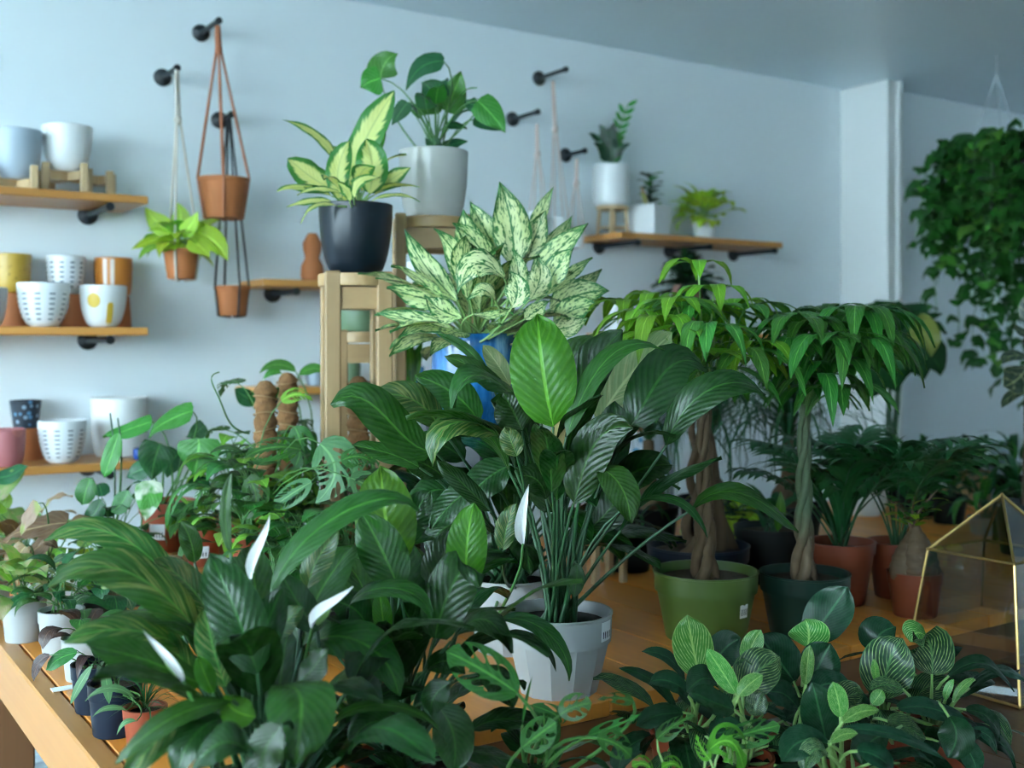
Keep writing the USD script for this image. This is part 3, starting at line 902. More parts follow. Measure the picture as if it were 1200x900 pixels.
money = leafmat('money_leaf', (.14, .34, .022), (.26, .48, .07), K=9, M=3, trans=.32)
money_d = leafmat('money_leaf_dark', (.03, .135, .02), (.10, .26, .05), K=9, M=3, rough=.28, trans=.28)
birk = leafmat('birkin_leaf', (.008, .038, .015), (.06, .16, .05), 'pin', (.34, .50, .17), K=8, M=7, rough=.3, trans=.08, bump=.03, spec=.22)
birk_l = leafmat('birkin_leaf_light', (.04, .17, .025), (.30, .48, .14), 'pin', (.50, .66, .28), K=7, M=7, rough=.3, trans=.2, bump=.03, spec=.25)
birk_d = leafmat('birkin_leaf_dark', (.006, .032, .013), (.02, .075, .028), K=13, M=7, rough=.3, trans=.06, bump=.04, spec=.22)
swiss = leafmat('slotted_leaf', (.025, .105, .018), (.075, .215, .04), K=7, trans=.2)
swiss_p = leafmat('slotted_leaf_pale', (.06, .165, .06), (.14, .27, .11), K=7, rough=.4)
swiss_l = leafmat('slotted_leaf_lime', (.085, .25, .02), (.17, .36, .05), K=7, trans=.35)
palm_g = leafmat('palm_leaf', (.018, .10, .03), (.05, .19, .05), 'plain', rough=.35)
grass_g = leafmat('grass_leaf', (.02, .095, .035), (.05, .17, .06), 'plain', rough=.4)
ivy_g = leafmat('ivy_leaf', (.018, .095, .012), (.08, .24, .06), 'plain', rough=.34, trans=.2)
ivy_l = leafmat('ivy_leaf_light', (.10, .30, .05), (.2, .4, .1), 'plain', rough=.34, trans=.3)
zz_g = leafmat('glossy_small_leaf', (.012, .05, .022), (.04, .12, .04), 'plain', rough=.28, trans=.05)
zz_b = leafmat('glossy_bright_leaf', (.03, .22, .03), (.08, .3, .06), 'plain', rough=.28, trans=.2)
bego = leafmat('brown_leaf', (.20, .12, .06), (.34, .26, .13), K=6, rough=.5, trans=.2, tcol=(1.4, 1.0, .5))
bego_p = leafmat('rosy_leaf', (.38, .26, .17), (.44, .40, .2), 'patch', (.30, .36, .10), K=6, rough=.5, trans=.2)
syng = leafmat('arrow_leaf', (.20, .34, .09), (.40, .48, .2), 'patch', (.42, .36, .2), K=6, rough=.4, trans=.25)
nerve = leafmat('nerve_leaf', (.035, .13, .05), (.55, .62, .5), 'pin', (.55, .62, .5), K=9, M=4, rough=.4)
pothos = leafmat('pothos_leaf', (.06, .28, .035), (.2, .42, .1), 'patch', (.62, .66, .55), K=6, trans=.25)
scind = leafmat('trailing_leaf', (.022, .105, .018), (.065, .20, .035), K=6, rough=.35, trans=.18)
scind_y = leafmat('trailing_leaf_lime', (.17, .36, .04), (.28, .48, .1), K=6, rough=.38, trans=.3)
red_dark = leafmat('dark_bronze_leaf', (.045, .022, .018), (.10, .05, .035), K=6, rough=.35, trans=.1)
rubber = leafmat('rubber_leaf', (.02, .045, .025), (.3, .34, .16), 'pin', (.30, .32, .16), K=3, M=1, rough=.28, trans=.08)
bigleaf = leafmat('big_dark_leaf', (.009, .055, .013), (.03, .12, .03), K=7, rough=.45, trans=.12, spec=.15)
bigleaf_y = leafmat('big_yellow_leaf', (.22, .26, .05), (.3, .36, .1), K=7, rough=.4, trans=.2)

# ------------------------------------------------------------ plants on the right wall shelf
c = sh(716, 237, 3.3, ZR + .107)
pl = Plant('zz_plant', 'dark glossy plant with one tall bright stem, white pot on the slim stand', 'potted plant', c, zz_g, stem_dark, c + (0, 0, .135))
crock(pl.p, c, [(.058, 0), (.064, .006), (.067, .02), (.067, .15)], white_glaze, soil=.012)
for k, (ex, ey, m, ln) in enumerate(((735, 124, zz_b, 10), (700, 158, zz_g, 7), (712, 150, zz_g, 7), (706, 172, zz_g, 6), (722, 160, zz_b, 6), (728, 172, zz_g, 5))):
    t0 = (pl.root @ [ST, CT, 0])
    tip = W(ex, ey, t0 + R.uniform(-.05, .05))
    pts = bez(pl.root + (R.uniform(-.02, .02), R.uniform(-.02, .02), -.01), pl.root + (0, 0, .07), tip, 12)
    obj(pl.p, 'stem', tube(pts, np.linspace(.004, .002, 12), 5), stem_green if m is zz_b else stem_dark, True)
    for i in range(ln * 2):
        q = pts[min(11, 3 + int(i / 2 * 8.5 / ln))]
        d = nz(pts[-1] - pts[0])
        sd = nz(np.cross(d, CAMP - q)) * (1 if i % 2 else -1)
        pl.blade([q, q + (sd * .6 + d * .55) * .022, q + (sd * .85 + d * .9) * .036], .019, camn(q, 1, .4), mat=m, stalk=False, prof='lance', nu=6, nv=5)
c = sh(761, 272, 3.26, ZR)
pl = Plant('rubber_plant', 'small stacked dark-leaved plant in the square white pot on the right shelf', 'potted plant', c, zz_g, stem_dark, c + (0, 0, .11))
w = .058
rz = np.array([[math.cos(.314), -math.sin(.314)], [math.sin(.314), math.cos(.314)]])
sq = lambda h, z: [(*(rz @ np.array([a * h, b * h])), z) for a, b in ((-1, -1), (1, -1), (1, 1), (-1, 1))]
v = np.array(sq(w * .96, 0) + sq(w, .115) + sq(w - .005, .115) + sq(w * .9, .02)) + c
obj(pl.p, 'pot', (v, np.vstack([quads(4, 4, True), [[0, 2, 1], [0, 3, 2]], [[12, 13, 14], [12, 14, 15]]])), white_glaze, False)
obj(pl.p, 'soil', (np.array(sq(w - .006, .1)) + c, np.array([[0, 1, 2], [0, 2, 3]])), soil_mat, False)
obj(pl.p, 'stem', tube([c + (0, 0, .09), c + (.004, 0, .17), c + (.008, 0, .235)], .005, 6), stem_dark, True)
for i in range(20):
    a, z = i * 2.4, .115 + .0062 * i
    o = np.array([math.cos(a), math.sin(a), 0])
    q = c + (.005, 0, z)
    pl.blade([q, q + o * .03 + UP * .012, q + o * .055 + UP * .010], .036, nz(UP + o * -.2), mat=zz_g if i % 3 else zz_b, stalk=False, prof='oval', nu=6, nv=5)
pl.blade([c + (-.03, -.02, .11), c + (-.045, -.02, .15), c + (-.058, -.02, .185)], .022, camn(c), mat=bego_p, stalk=False, prof='lance', nu=6, nv=5, label='pale pinkish spike of a leaf')
c = sh(825, 279, 3.27, ZR)
pl = Plant('neon_pothos', 'bright lime trailing plant in a small white pot on the right wall shelf', 'potted plant', c, neon, stem_pale, c + (0, 0, .075))
crock(pl.p, c, [(.036, 0), (.038, .004), (.050, .082)], white_glaze, soil=.01)
rosette(pl, 42, (.06, .09), (.05, .07), (10, 80), (.05, .11), 5, droop=.5, prof='heart', cord=.1, nu=7, nv=5, r0=.0018, jit=.12)
rosette(pl, 7, (.05, .07), (.045, .055), (-5, 25), (.06, .095), 6, spread=(2.3, 4.6), droop=.6, prof='heart', cord=.1, nu=7, nv=5, r0=.0018)
# lower right shelf
c = sh(805, 392, 3.26, ZC + .03)
pl = Plant('bushy_plant', 'dark bushy plant in a pinkish clay pot low on the right wall', 'potted plant', c, zz_g, stem_dark, c + (0, 0, .17))
crock(pl.p, c, [(.05, 0), (.055, .01), (.058, .12), (.055, .185)], plain('pink_clay', (.42, .22, .17), .6), soil=.012)
rosette(pl, 130, (.04, .06), (.035, .05), (-10, 88), (.03, .11), 9, droop=.4, prof='oval', nu=6, nv=5, r0=.002, mats=[zz_g, zz_g, bigleaf])
pot_thing('square_pot', 'white square pot on the lower right wall shelf', sh(724, 392, 3.24, ZC + .03), .052, .115, white_glaze, prof=[(.045, 0), (.047, .004), (.052, .115)])

# ------------------------------------------------------------ hanging planters
def hanger(name, label, hook, potc, r, h, mat, cord, taper=.72, band=True, ncord=3, cr=.0028, knot=None, az0=0.3):
    """A strap or cord hanger and its clay pot, hung from a peg; potc is the centre of the pot's base."""
    s = thing(name, label, 'hanging planter', potc)
    p = obj(s, 'pot', lathe(potc, [(0, 0), (r * taper, 0), (r * .97, h - .012), (r * 1.03, h - .011), (r * 1.03, h), (r * .97, h), (r * (taper - .05), .008), (0, .008)], 36), mat, 40)
    for k in range(ncord):
        a = az0 + 2 * math.pi * k / ncord
        o = np.array([math.cos(a), math.sin(a), 0])
        top = np.asarray(hook) + o * .004
        kn = np.asarray(hook) + (np.asarray(potc) + (0, 0, h) - hook) * (knot or .0) + o * .006
        path = [top] + ([kn] if knot else []) + [np.asarray(potc) + o * (r * 1.045) + (0, 0, h), np.asarray(potc) + o * (r * taper + .004) + (0, 0, 0), np.asarray(potc) + o * r * .2 + (0, 0, -.004)]
        fine = []
        for q0, q1 in zip(path[:-1], path[1:]):
            fine += [q0 + (q1 - q0) * x for x in np.linspace(0, 1, 5)[:-1]]
        fine.append(path[-1])
        obj(s, 'strap', tube(fine, cr, 6), cord, True)
    if knot:
        obj(s, 'knot', blob(np.asarray(hook) + (np.asarray(potc) + (0, 0, h) - hook) * knot, (.011, .011, .014), 3, .2), cord, True)
    return s


Yh = 3.25
c = onY(262, 256, Yh)
hk = onY(255, 30, Yh)
hanger('hanging_planter', 'empty clay pot hung by tan leather straps from the topmost peg', hk, c, .070, .118, terracotta, leather, .72, ncord=4, cr=.0042, knot=.16, az0=-1.9)
Yl = 3.27
c = onY(272, 370, Yl)
hanger('hanging_planter', 'smaller clay pot hung low on dark cords beneath the leather-strapped pot', onY(268, 138, Yl), c, .051, .088, terracotta, dark_cord, .76, ncord=4, cr=.0032, az0=-1.5)
Yc = 3.22
c = onY(212, 327, Yc)
hs = hanger('hanging_planter', 'clay pot with a lime-leaved plant hung on cream cords below the left peg', onY(207, 82, Yc + .02), c, .049, .085, terracotta, cream_cord, .76, ncord=3, cr=.0036, knot=.28, az0=-2.2)
pl = Plant.__new__(Plant)
pl.p, pl.mat, pl.stem, pl.root, pl.r, pl.count = hs, neon, stem_pale, c + (0, 0, .078), random.Random(3), 0
soil_disc(hs, c + (0, 0, .074), .044, soil_mat)
t0 = c @ [ST, CT, 0]
for q in (([(205, 272), (183, 280), (154, 292)], 26, (.7, .7)), ([(200, 272), (186, 262), (170, 243)], 26, (1, .2)), ([(208, 272), (212, 255), (207, 237)], 26, (1, .2)), ([(214, 275), (225, 262), (232, 248)], 22, (.8, .5)),
          ([(228, 268), (243, 262), (258, 258)], 22, (.6, .9)), ([(232, 272), (250, 282), (267, 306)], 30, (1, .4)), ([(210, 282), (200, 285), (192, 296)], 24, (.8, .6)), ([(222, 280), (230, 285), (246, 302)], 26, (1, .5)), ([(215, 285), (210, 292), (205, 300)], 22, (1, .5))):
    pl.px(q[0], t0 + R.uniform(-.06, .03), q[1], (*q[2], .2), prof='heart', cord=.1, nu=8, nv=5, r0=.002, jit=.008)
rosette(pl, 26, (.06, .09), (.05, .065), (10, 75), (.03, .07), 15, droop=.6, prof='heart', cord=.1, nu=7, nv=5, r0=.0018, mats=[neon, neon, leafmat('neon_leaf_green', (.16, .38, .04), (.3, .5, .1), K=6, trans=.3)])
for (hx, hy), (bx, by), lab in (((648, 95), (655, 275), 'small white pot on a pale macrame cord from the longest peg'), ((629, 145), (631, 268), 'small white pot on a pale cord from the peg by the grey pot'), ((676, 186), (674, 290), 'small white pot on a pale cord from the lowest peg')):
    Yx = DW - .13
    hanger('hanging_planter', lab, onY(hx, hy, Yx), onY(bx, by, Yx), .034, .06, white_glaze, plain('pale_cord', (.66, .52, .46), .8, .1), .8, ncord=4, cr=.0022, knot=.35, az0=.5)

# ------------------------------------------------------------ wooden plant stands with their pots
def plant_stand(label, c, r, h, leg=.033, thick=.026, turn=0.0, tray=None, mat=None):
    """A square-legged stand with a round tray; c on the table, h the top of the tray."""
    s = thing('plant_stand', label, 'plant stand', c)
    c = np.asarray(c, float)
    for k in range(4):
        a = turn + math.pi / 4 + math.pi / 2 * k
        o = np.array([math.cos(a), math.sin(a), 0]) * (r - leg * .1)
        m = box((0, 0, (h + .004) / 2), (leg, leg, h + .004), .003)
        cs, sn = math.cos(turn), math.sin(turn)
        v = m[0] @ np.array([[cs, sn, 0], [-sn, cs, 0], [0, 0, 1]])
        obj(s, 'leg', (v + c + o, m[1]), mat or stand_wood, False)
    tr_ = tray or r
    obj(s, 'tray', lathe(c, [(0, h - thick), (tr_ * .99, h - thick), (tr_ * 1.01, h - thick + .004), (tr_ * 1.01, h - .003), (tr_ * .99, h), (0, h)], 48), mat or stand_wood_x, 30)
    for k in range(4):
        a0 = turn + math.pi / 4 + math.pi / 2 * k
        o0, o1 = (np.array([math.cos(a), math.sin(a), 0]) * (r - leg * .1) for a in (a0, a0 + math.pi / 2))
        obj(s, 'rail', bar(c + o0 + (0, 0, h - thick - .026), c + o1 + (0, 0, h - thick - .026), .02, .046, (0, 0, 1)), mat or stand_wood_x, False)
    return s


tA, tB, tC = 2.45, 2.66, 2.78
cA = np.array([*W(417, 400, tA)[:2], TOP]); zA = (400 - 322) / F * tA + .55
cB = np.array([*W(508, 400, tB)[:2], TOP]); zB = (400 - 257) / F * tB + .55
cC = np.array([*W(425, 400, tC)[:2], TOP]); zC_ = (400 - 389) / F * tC + .55
vz = lambda q, d=0: math.atan2(q[1], q[0]) + math.radians(d)
plant_stand('tall wooden plant stand with square legs holding the glossy black pot', cA, .080, zA, turn=vz(cA, 6))
plant_stand('tallest wooden plant stand, holding the mottled grey pot', cB, .116, zB, leg=.025, turn=vz(cB, 4), tray=.093)
plant_stand('lower wooden plant stand holding the sage green pot, behind the front legs', cC, .074, zC_, leg=.022, turn=vz(cC, 5))
cC = cC + (0, 0, zC_)
pot_thing('round_pot', 'sage green pot on the lower plant stand under the black pot', cC, .064, .12, sage_glaze, .8)

cA = cA + (0, 0, zA)
pl = Plant('dieffenbachia', 'cream and green leaved dumb cane in the glossy black pot on the stand', 'potted plant', cA, dieff, stem_pale, cA + (0, 0, .135))
crock(pl.p, cA, egg(.079, .149, .62, .6), satin_black, soil=.012)
D = tA
for pts, t, w, n in (([(388, 222), (366, 208), (337, 186)], D - .02, 36, (1, .5)), ([(408, 212), (428, 165), (462, 106)], D + .03, 40, (1, .3, .3)), ([(398, 232), (397, 195), (410, 165)], D - .05, 30, (1, .4)),
                     ([(433, 226), (436, 195), (429, 163)], D - .04, 40, (1, .3)), ([(440, 222), (462, 208), (481, 196)], D - .02, 22, (1, .5)), ([(400, 200), (372, 160), (331, 140)], D + .05, 15, (.7, .7)),
                     ([(392, 238), (362, 236), (336, 243)], D - .04, 14, (.8, .8)), ([(432, 238), (462, 228), (492, 237)], D - .06, 10, (.6, .9)), ([(398, 226), (376, 222), (348, 228)], D - .07, 16, (.6, .9)),
                     ([(415, 232), (420, 215), (445, 208)], D - .1, 18, (.8, .8)), ([(410, 236), (405, 222), (395, 214)], D - .1, 15, (.8, .8)), ([(420, 215), (440, 165), (452, 150)], D + .06, 28, (1, .4)),
                     ([(396, 242), (374, 240), (352, 262)], D - .1, 13, (.6, 1)), ([(425, 240), (405, 222), (420, 195)], D + .06, 32, (1, .4))):
    pl.px(pts, t, w, (*n, 0) if len(n) == 2 else n, prof='oval' if w > 25 else 'lance', nu=12, nv=7, ripple=.10, fold=.3, r0=.0032, jit=.01)
rosette(pl, 8, (.08, .12), (.035, .05), (30, 80), (.05, .1), 21, droop=.35, prof='lance', fold=.3)

cB = cB + (0, 0, zB)
pl = Plant('swiss_cheese_philodendron', 'round-leaved green plant in the mottled grey pot on the tallest stand', 'potted plant', cB, philo, stem_green, cB + (0, 0, .145))
crock(pl.p, cB, [(.058, 0), (.062, .006), (.071, .03), (.078, .08), (.081, .157)], marble_gray, soil=.012)
D = tB
for pts, w, n, m in (([(446, 92), (450, 76), (466, 63)], 30, (1, .4, .3), philo), ([(446, 92), (434, 96), (422, 102)], 30, (1, .5, .3), philo), ([(520, 72), (500, 75), (476, 106)], 24, (.8, .7, 0), philo_d), ([(522, 130), (532, 108), (540, 84)], 27, (1, .2, 0), philo),
                     ([(512, 118), (505, 105), (494, 96)], 28, (1, .3, 0), philo_d), ([(518, 122), (502, 126), (486, 136)], 22, (.8, .8, 0), philo), ([(478, 120), (470, 130), (459, 147)], 15, (.9, .3, .2), philo_d), ([(560, 118), (574, 132), (592, 156)], 26, (1, .4, 0), philo),
                     ([(560, 122), (552, 122), (545, 116)], 14, (1, .3, 0), philo_d), ([(555, 140), (572, 146), (590, 153)], 14, (.8, .6, 0), philo_d), ([(524, 147), (536, 147), (547, 152)], 13, (.7, .8, 0), philo_d), ([(500, 172), (508, 166), (505, 158)], 18, (.8, .6, 0), philo_d), ([(520, 172), (535, 168), (548, 165)], 14, (.8, .6, 0), philo_d)):
    pl.px(pts, D + R.uniform(-.05, .05), w * 1.35, n, mat=m, prof='heart', cord=.12, nu=10, nv=7, fold=.2, r0=.0026, jit=.018, lift=.2)
rosette(pl, 9, (.05, .07), (.04, .06), (55, 88), (.08, .16), 31, droop=.5, mats=[philo, philo_d], prof='heart', cord=.12, nu=9, nv=5)

# ------------------------------------------------------------ the blue pot on its stand
tD = 2.22
cD = np.array([*W(556, 400, tD)[:2], TOP])
hD = .55 + .0133 - .175
plant_stand('black plant stand under the blue drip-glazed pot, mostly hidden by lily leaves', cD, .095, hD, leg=.02, turn=math.radians(20), mat=black_iron)
cD = cD + (0, 0, hD)
pl = Plant('aglaonema', 'cream leaved plant speckled with green in the blue drip-glazed pot', 'potted plant', cD, aglao, stem_pale, cD + (0, 0, .155))
crock(pl.p, cD, [(.064, 0), (.069, .006), (.080, .05), (.084, .11), (.082, .16), (.085, .175)], blue_drip, soil=.012)
D = tD
for pts, t, w, n in (([(602, 312), (600, 270), (585, 213)], D - .03, 46, (1, .2, 0)), ([(585, 300), (566, 265), (551, 236)], D + .05, 32, (1, .3, 0)), ([(535, 352), (505, 320), (474, 268)], D - .03, 30, (1, .4, 0)),
                     ([(528, 358), (490, 348), (453, 338)], D - .04, 36, (.8, .8, .2)), ([(530, 386), (488, 376), (441, 366)], D - .10, 26, (.9, .5, 0)), ([(590, 325), (560, 310), (535, 345)], D - .14, 44, (.9, .7, .2)),
                     ([(618, 305), (628, 275), (640, 246)], D - .02, 30, (1, .3, 0)), ([(622, 280), (633, 250), (649, 219)], D + .08, 18, (1, .4, 0)), ([(622, 325), (652, 295), (689, 261)], D - .03, 30, (1, .4, 0)),
                     ([(625, 318), (650, 285), (671, 252)], D + .03, 26, (1, .4, 0)), ([(642, 345), (668, 322), (695, 303)], D - .06, 24, (.7, .9, .2)), ([(645, 362), (680, 345), (714, 341)], D - .02, 40, (1, .2, .2)),
                     ([(650, 378), (675, 362), (702, 357)], D - .05, 34, (1, .3, .3)), ([(555, 368), (585, 368), (603, 352)], D - .17, 20, (.6, 1, 0)), ([(615, 374), (632, 362), (643, 354)], D - .16, 28, (.8, .8, 0)),
                     ([(608, 345), (607, 315), (603, 292)], D - .1, 24, (1, .3, 0)), ([(622, 350), (632, 330), (630, 300)], D - .12, 30, (1, .3, 0)), ([(560, 310), (548, 275), (543, 245)], D + .03, 34, (1, .3, 0)),
                     ([(575, 315), (558, 285), (530, 262)], D - .02, 30, (1, .5, 0)), ([(640, 340), (655, 310), (672, 290)], D - .1, 30, (1, .5, 0)), ([(555, 340), (540, 310), (522, 300)], D + .02, 34, (1, .5, 0)),
                     ([(600, 360), (606, 335), (598, 318)], D - .2, 30, (1, .5, 0)), ([(640, 385), (660, 385), (690, 372)], D - .1, 26, (1, .4, .3)), ([(540, 372), (515, 362), (498, 345)], D - .12, 30, (.9, .7, .2)),
                     ([(580, 352), (566, 340), (548, 352)], D - .2, 26, (.8, .9, .2)), ([(650, 350), (690, 330), (706, 316)], D + .02, 26, (1, .5, .2))):
    pl.px(pts, t, w * 1.1, n, prof='spear', nu=12, nv=7, fold=.32, ripple=.06, r0=.003, jit=.025, lift=.1)
rosette(pl, 14, (.11, .15), (.05, .06), (0, 30), (.05, .10), 42, droop=.25, prof='spear', fold=.32, r0=.003, lift=.1)
rosette(pl, 34, (.12, .16), (.05, .065), (10, 80), (.05, .12), 41, droop=.3, prof='spear', fold=.32, r0=.003, lift=.1)
# ------------------------------------------------------------ peace lilies
def at(px, py, t, z=TOP):
    return np.array([*W(px, py, t)[:2], z])


def spathe(pl, pts, t, w, n=(1, .3, 0), stem_to=None, root=None, name='flower'):
    """A white hooded flower on its stem: the hood, the spike inside it, the stem."""
    ts = np.broadcast_to(t, (len(pts),))
    P = np.array([W(x, y, q) for (x, y), q in zip(pts, ts)])
    m, uv = leaf(P, w * float(np.mean(ts)) / F, camn(P[1], *n), 'spathe', 12, 9, fold=.75, curl=-.25)
    p = obj(pl.p, name, m, spathe_white, True, uv, label='white hooded flower')
    k = P[0] * .55 + P[-1] * .45
    obj(p, 'spike', tube(np.linspace(P[0] * .9 + P[-1] * .1, k, 6), [.0025, .0032, .0034, .0032, .0028, .001], 7), stem_pale, True)
    if stem_to is not None:
        q = np.array([W(x, y, q_) for x, y, q_ in stem_to])
        if root is not None:
            q = np.vstack([q, root])
        d = np.r_[0, np.cumsum(np.linalg.norm(np.diff(np.vstack([P[:1], q]), axis=0), axis=1))]
        s_ = make_interp_spline(d / d[-1], np.vstack([P[:1], q]), k=min(3, len(q)))
        obj(p, 'stem', tube(s_(np.linspace(0, 1, 14)), np.linspace(.0022, .0032, 14), 6), stem_green, True)
    else:
        pl.stalk(p, root if root is not None else pl.root, P[0], nz(P[1] - P[0]), .003, .0022, name='stem')


N_ = 13
# centre lily in the white pot at the front of the table
c = at(654, 770, 1.80)
lily1 = pl = Plant('peace_lily', 'tall peace lily with one broad upright bright leaf in the faceted white pot', 'potted plant', c, lily, stem_dark, c + (0, 0, .108), seed=11)
pot(pl.p, c, .0865, .125, white_plastic, rim=.34, taper=.70, lip=.07, facets=12, soil=.018)
sticker(pl.p, c, .0835, .0848, .088, .118, az_to_cam(c, 62), .03, lines=True)
PR = pl.root
for pts, t, w, n, m in (
        ([(648, 500), (637, 440), (630, 368)], (1.74, 1.73, 1.76), 80, (1, .1, 0), lily_b), ([(666, 490), (690, 435), (729, 386)], 1.80, 54, (1, .2, .5), lily_d),
        ([(664, 512), (690, 450), (735, 405), (778, 411)], (1.72, 1.73, 1.74, 1.74), 30, (.8, .6, .7), lily), ([(700, 495), (745, 432), (788, 390)], 1.93, 60, (1, .3, .2), lily_p),
        ([(738, 500), (765, 455), (798, 424), (829, 434)], (1.78, 1.78, 1.80, 1.80), 62, (1, .4, -.1), lily_d), ([(672, 590), (690, 535), (715, 503), (742, 502)], (1.70, 1.68, 1.66, 1.64), 56, (1, .8, 0), lily_d),
        ([(781, 522), (802, 482), (840, 452), (896, 464)], (1.76, 1.74, 1.73, 1.75), 46, (1, .6, .2), lily_d), ([(702, 548), (724, 565), (739, 613)], (1.68, 1.65, 1.64), 42, (1, .7, 0), lily),
        ([(716, 578), (756, 548), (788, 545)], 1.86, 56, (.8, .8, 0), lily_d), ([(811, 597), (847, 576), (895, 591), (936, 624)], (1.78, 1.77, 1.78, 1.80), 36, (.7, 1, 0), lily),
        ([(747, 587), (800, 590), (828, 630)], (1.74, 1.72, 1.72), 14, (.8, .8, 0), lily_d), ([(652, 545), (655, 500), (662, 470)], 1.74, 18, (1, .3, 0), dry_m),
        ([(690, 620), (720, 590), (735, 560)], 1.85, 46, (1, .5, 0), lily_d), ([(640, 585), (625, 560), (600, 560)], 1.80, 40, (1, .5, 0), lily_d), ([(668, 560), (680, 530), (700, 520)], 1.86, 44, (1, .4, 0), lily_d),
        ([(650, 600), (640, 575), (655, 540)], 1.82, 42, (1, .3, 0), lily_d), ([(700, 560), (715, 520), (720, 470)], 1.90, 50, (1, .3, .2), lily_d), ([(676, 660), (675, 685), (672, 700)], 1.69, 20, (1, .5, 0), lily_d),
        ([(620, 520), (600, 480), (575, 470)], 1.82, 44, (1, .6, .2), lily_d), ([(640, 470), (670, 420), (700, 395)], 1.92, 46, (1, .3, .3), lily),
        ([(655, 640), (700, 625), (742, 640)], 1.93, 40, (.7, .9, 0), lily_d)):
    pl.px(pts, t, w, n, mat=m, prof='lily', nu=N_, nv=7, ripple=.05, fold=.26, r0=.0038, jit=.03, lift=.15)
rosette(pl, 9, (.15, .2), (.055, .075), (55, 85), (.16, .26), 51, droop=.45, fold=.26, mats=[lily_d, lily, lily_d], r0=.0038, nu=N_, ripple=.05, jit=.03, lift=.1)
for k in range(5):                                             # bare stalks fanning from the pot
    a = 2 * math.pi * k / 5 + .3
    tip = PR + (math.cos(a) * .07, math.sin(a) * .07, .20 + .02 * (k % 3))
    pl.blade([tip, tip + (math.cos(a) * .05, math.sin(a) * .05, .07), tip + (math.cos(a) * .12, math.sin(a) * .12, .08)], .055, UP + np.array([-math.cos(a), -math.sin(a), 0]) * .5, mat=lily_d, r0=.004, jit=.03, lift=.05)

# lily behind it to the left, white pot half hidden
c = at(598, 745, 2.04)
pl = Plant('peace_lily', 'peace lily with long ribbed grey-green leaves arching left, in the half-hidden white pot', 'potted plant', c, lily, stem_dark, c + (0, 0, .118), seed=12)
pot(pl.p, c, .083, .132, white_plastic, rim=.3, taper=.72, lip=.06, facets=12, soil=.014)
for pts, t, w, n, m in (
        ([(508, 528), (455, 492), (414, 465), (388, 475)], (1.86, 1.82, 1.80, 1.80), 52, (.9, .8, .5), lily), ([(516, 502), (482, 468), (438, 462)], 1.92, 44, (.8, .7, .5), lily_m),
        ([(562, 495), (522, 455), (486, 441)], 1.95, 46, (.8, .7, .5), lily), ([(622, 490), (585, 450), (552, 440), (533, 478)], (1.86, 1.83, 1.80, 1.79), 50, (.6, 1, .2), lily),
        ([(592, 460), (555, 432), (521, 417)], 1.88, 26, (.8, .8, .3), lily), ([(572, 440), (543, 406), (512, 391)], 1.90, 13, (.9, .5, .3), lily), ([(598, 452), (585, 430), (566, 404)], 1.93, 24, (1, .4, .3), lily_p),
        ([(605, 527), (565, 498), (528, 498), (510, 546)], (1.80, 1.77, 1.74, 1.74), 52, (.7, 1, .3), lily_m), ([(600, 545), (572, 560), (548, 587)], 1.84, 48, (1, .6, 0), lily_d), ([(575, 600), (540, 565), (512, 540)], 1.78, 26, (.9, .8, .2), lily_d),
        ([(492, 548), (452, 530), (412, 522)], 1.84, 27, (.8, .8, .3), lily), ([(520, 560), (500, 545), (470, 540)], 1.86, 40, (.8, .8, .3), lily_d), ([(612, 505), (600, 480), (590, 460)], 1.78, 48, (1, .3, 0), lily_d),
        ([(606, 535), (598, 515), (592, 500)], 1.72, 28, (1, .4, .2), lily_m), ([(560, 570), (530, 590), (505, 620)], 1.85, 44, (.9, .7, .2), lily_d), ([(575, 625), (560, 640), (556, 668)], 1.84, 40, (1, .5, 0), lily_d),
        ([(545, 540), (510, 520), (480, 520)], 1.95, 46, (.7, .9, .3), lily_d), ([(590, 645), (596, 610), (606, 590)], 1.72, 28, (1, .2, .2), lily_m), ([(560, 520), (530, 500), (500, 490)], 2.0, 44, (.8, .8, .3), lily_d),
        ([(540, 580), (505, 575), (475, 600)], 1.9, 44, (.7, .9, .2), lily_d), ([(548, 610), (520, 620), (500, 650)], 1.88, 42, (.8, .8, 0), lily_d)):
    pl.px(pts, t, w, n, mat=m, prof='lily', nu=N_, nv=9, ripple=.07, fold=.24, r0=.0036, jit=.03, lift=.2)
rosette(pl, 26, (.15, .2), (.055, .07), (20, 80), (.10, .22), 52, droop=.5, fold=.26, mats=[lily_d, lily, lily_d], r0=.0036, nu=N_, ripple=.05, jit=.03, lift=.1)
spathe(pl, [(613, 637), (611, 612), (615, 588), (620, 568)], (1.66, 1.65, 1.65, 1.66), 19, (1, .2, .1), [(609, 668, 1.665), (596, 698, 1.69), (581, 726, 1.75)], c + (-.03, -.02, .118))

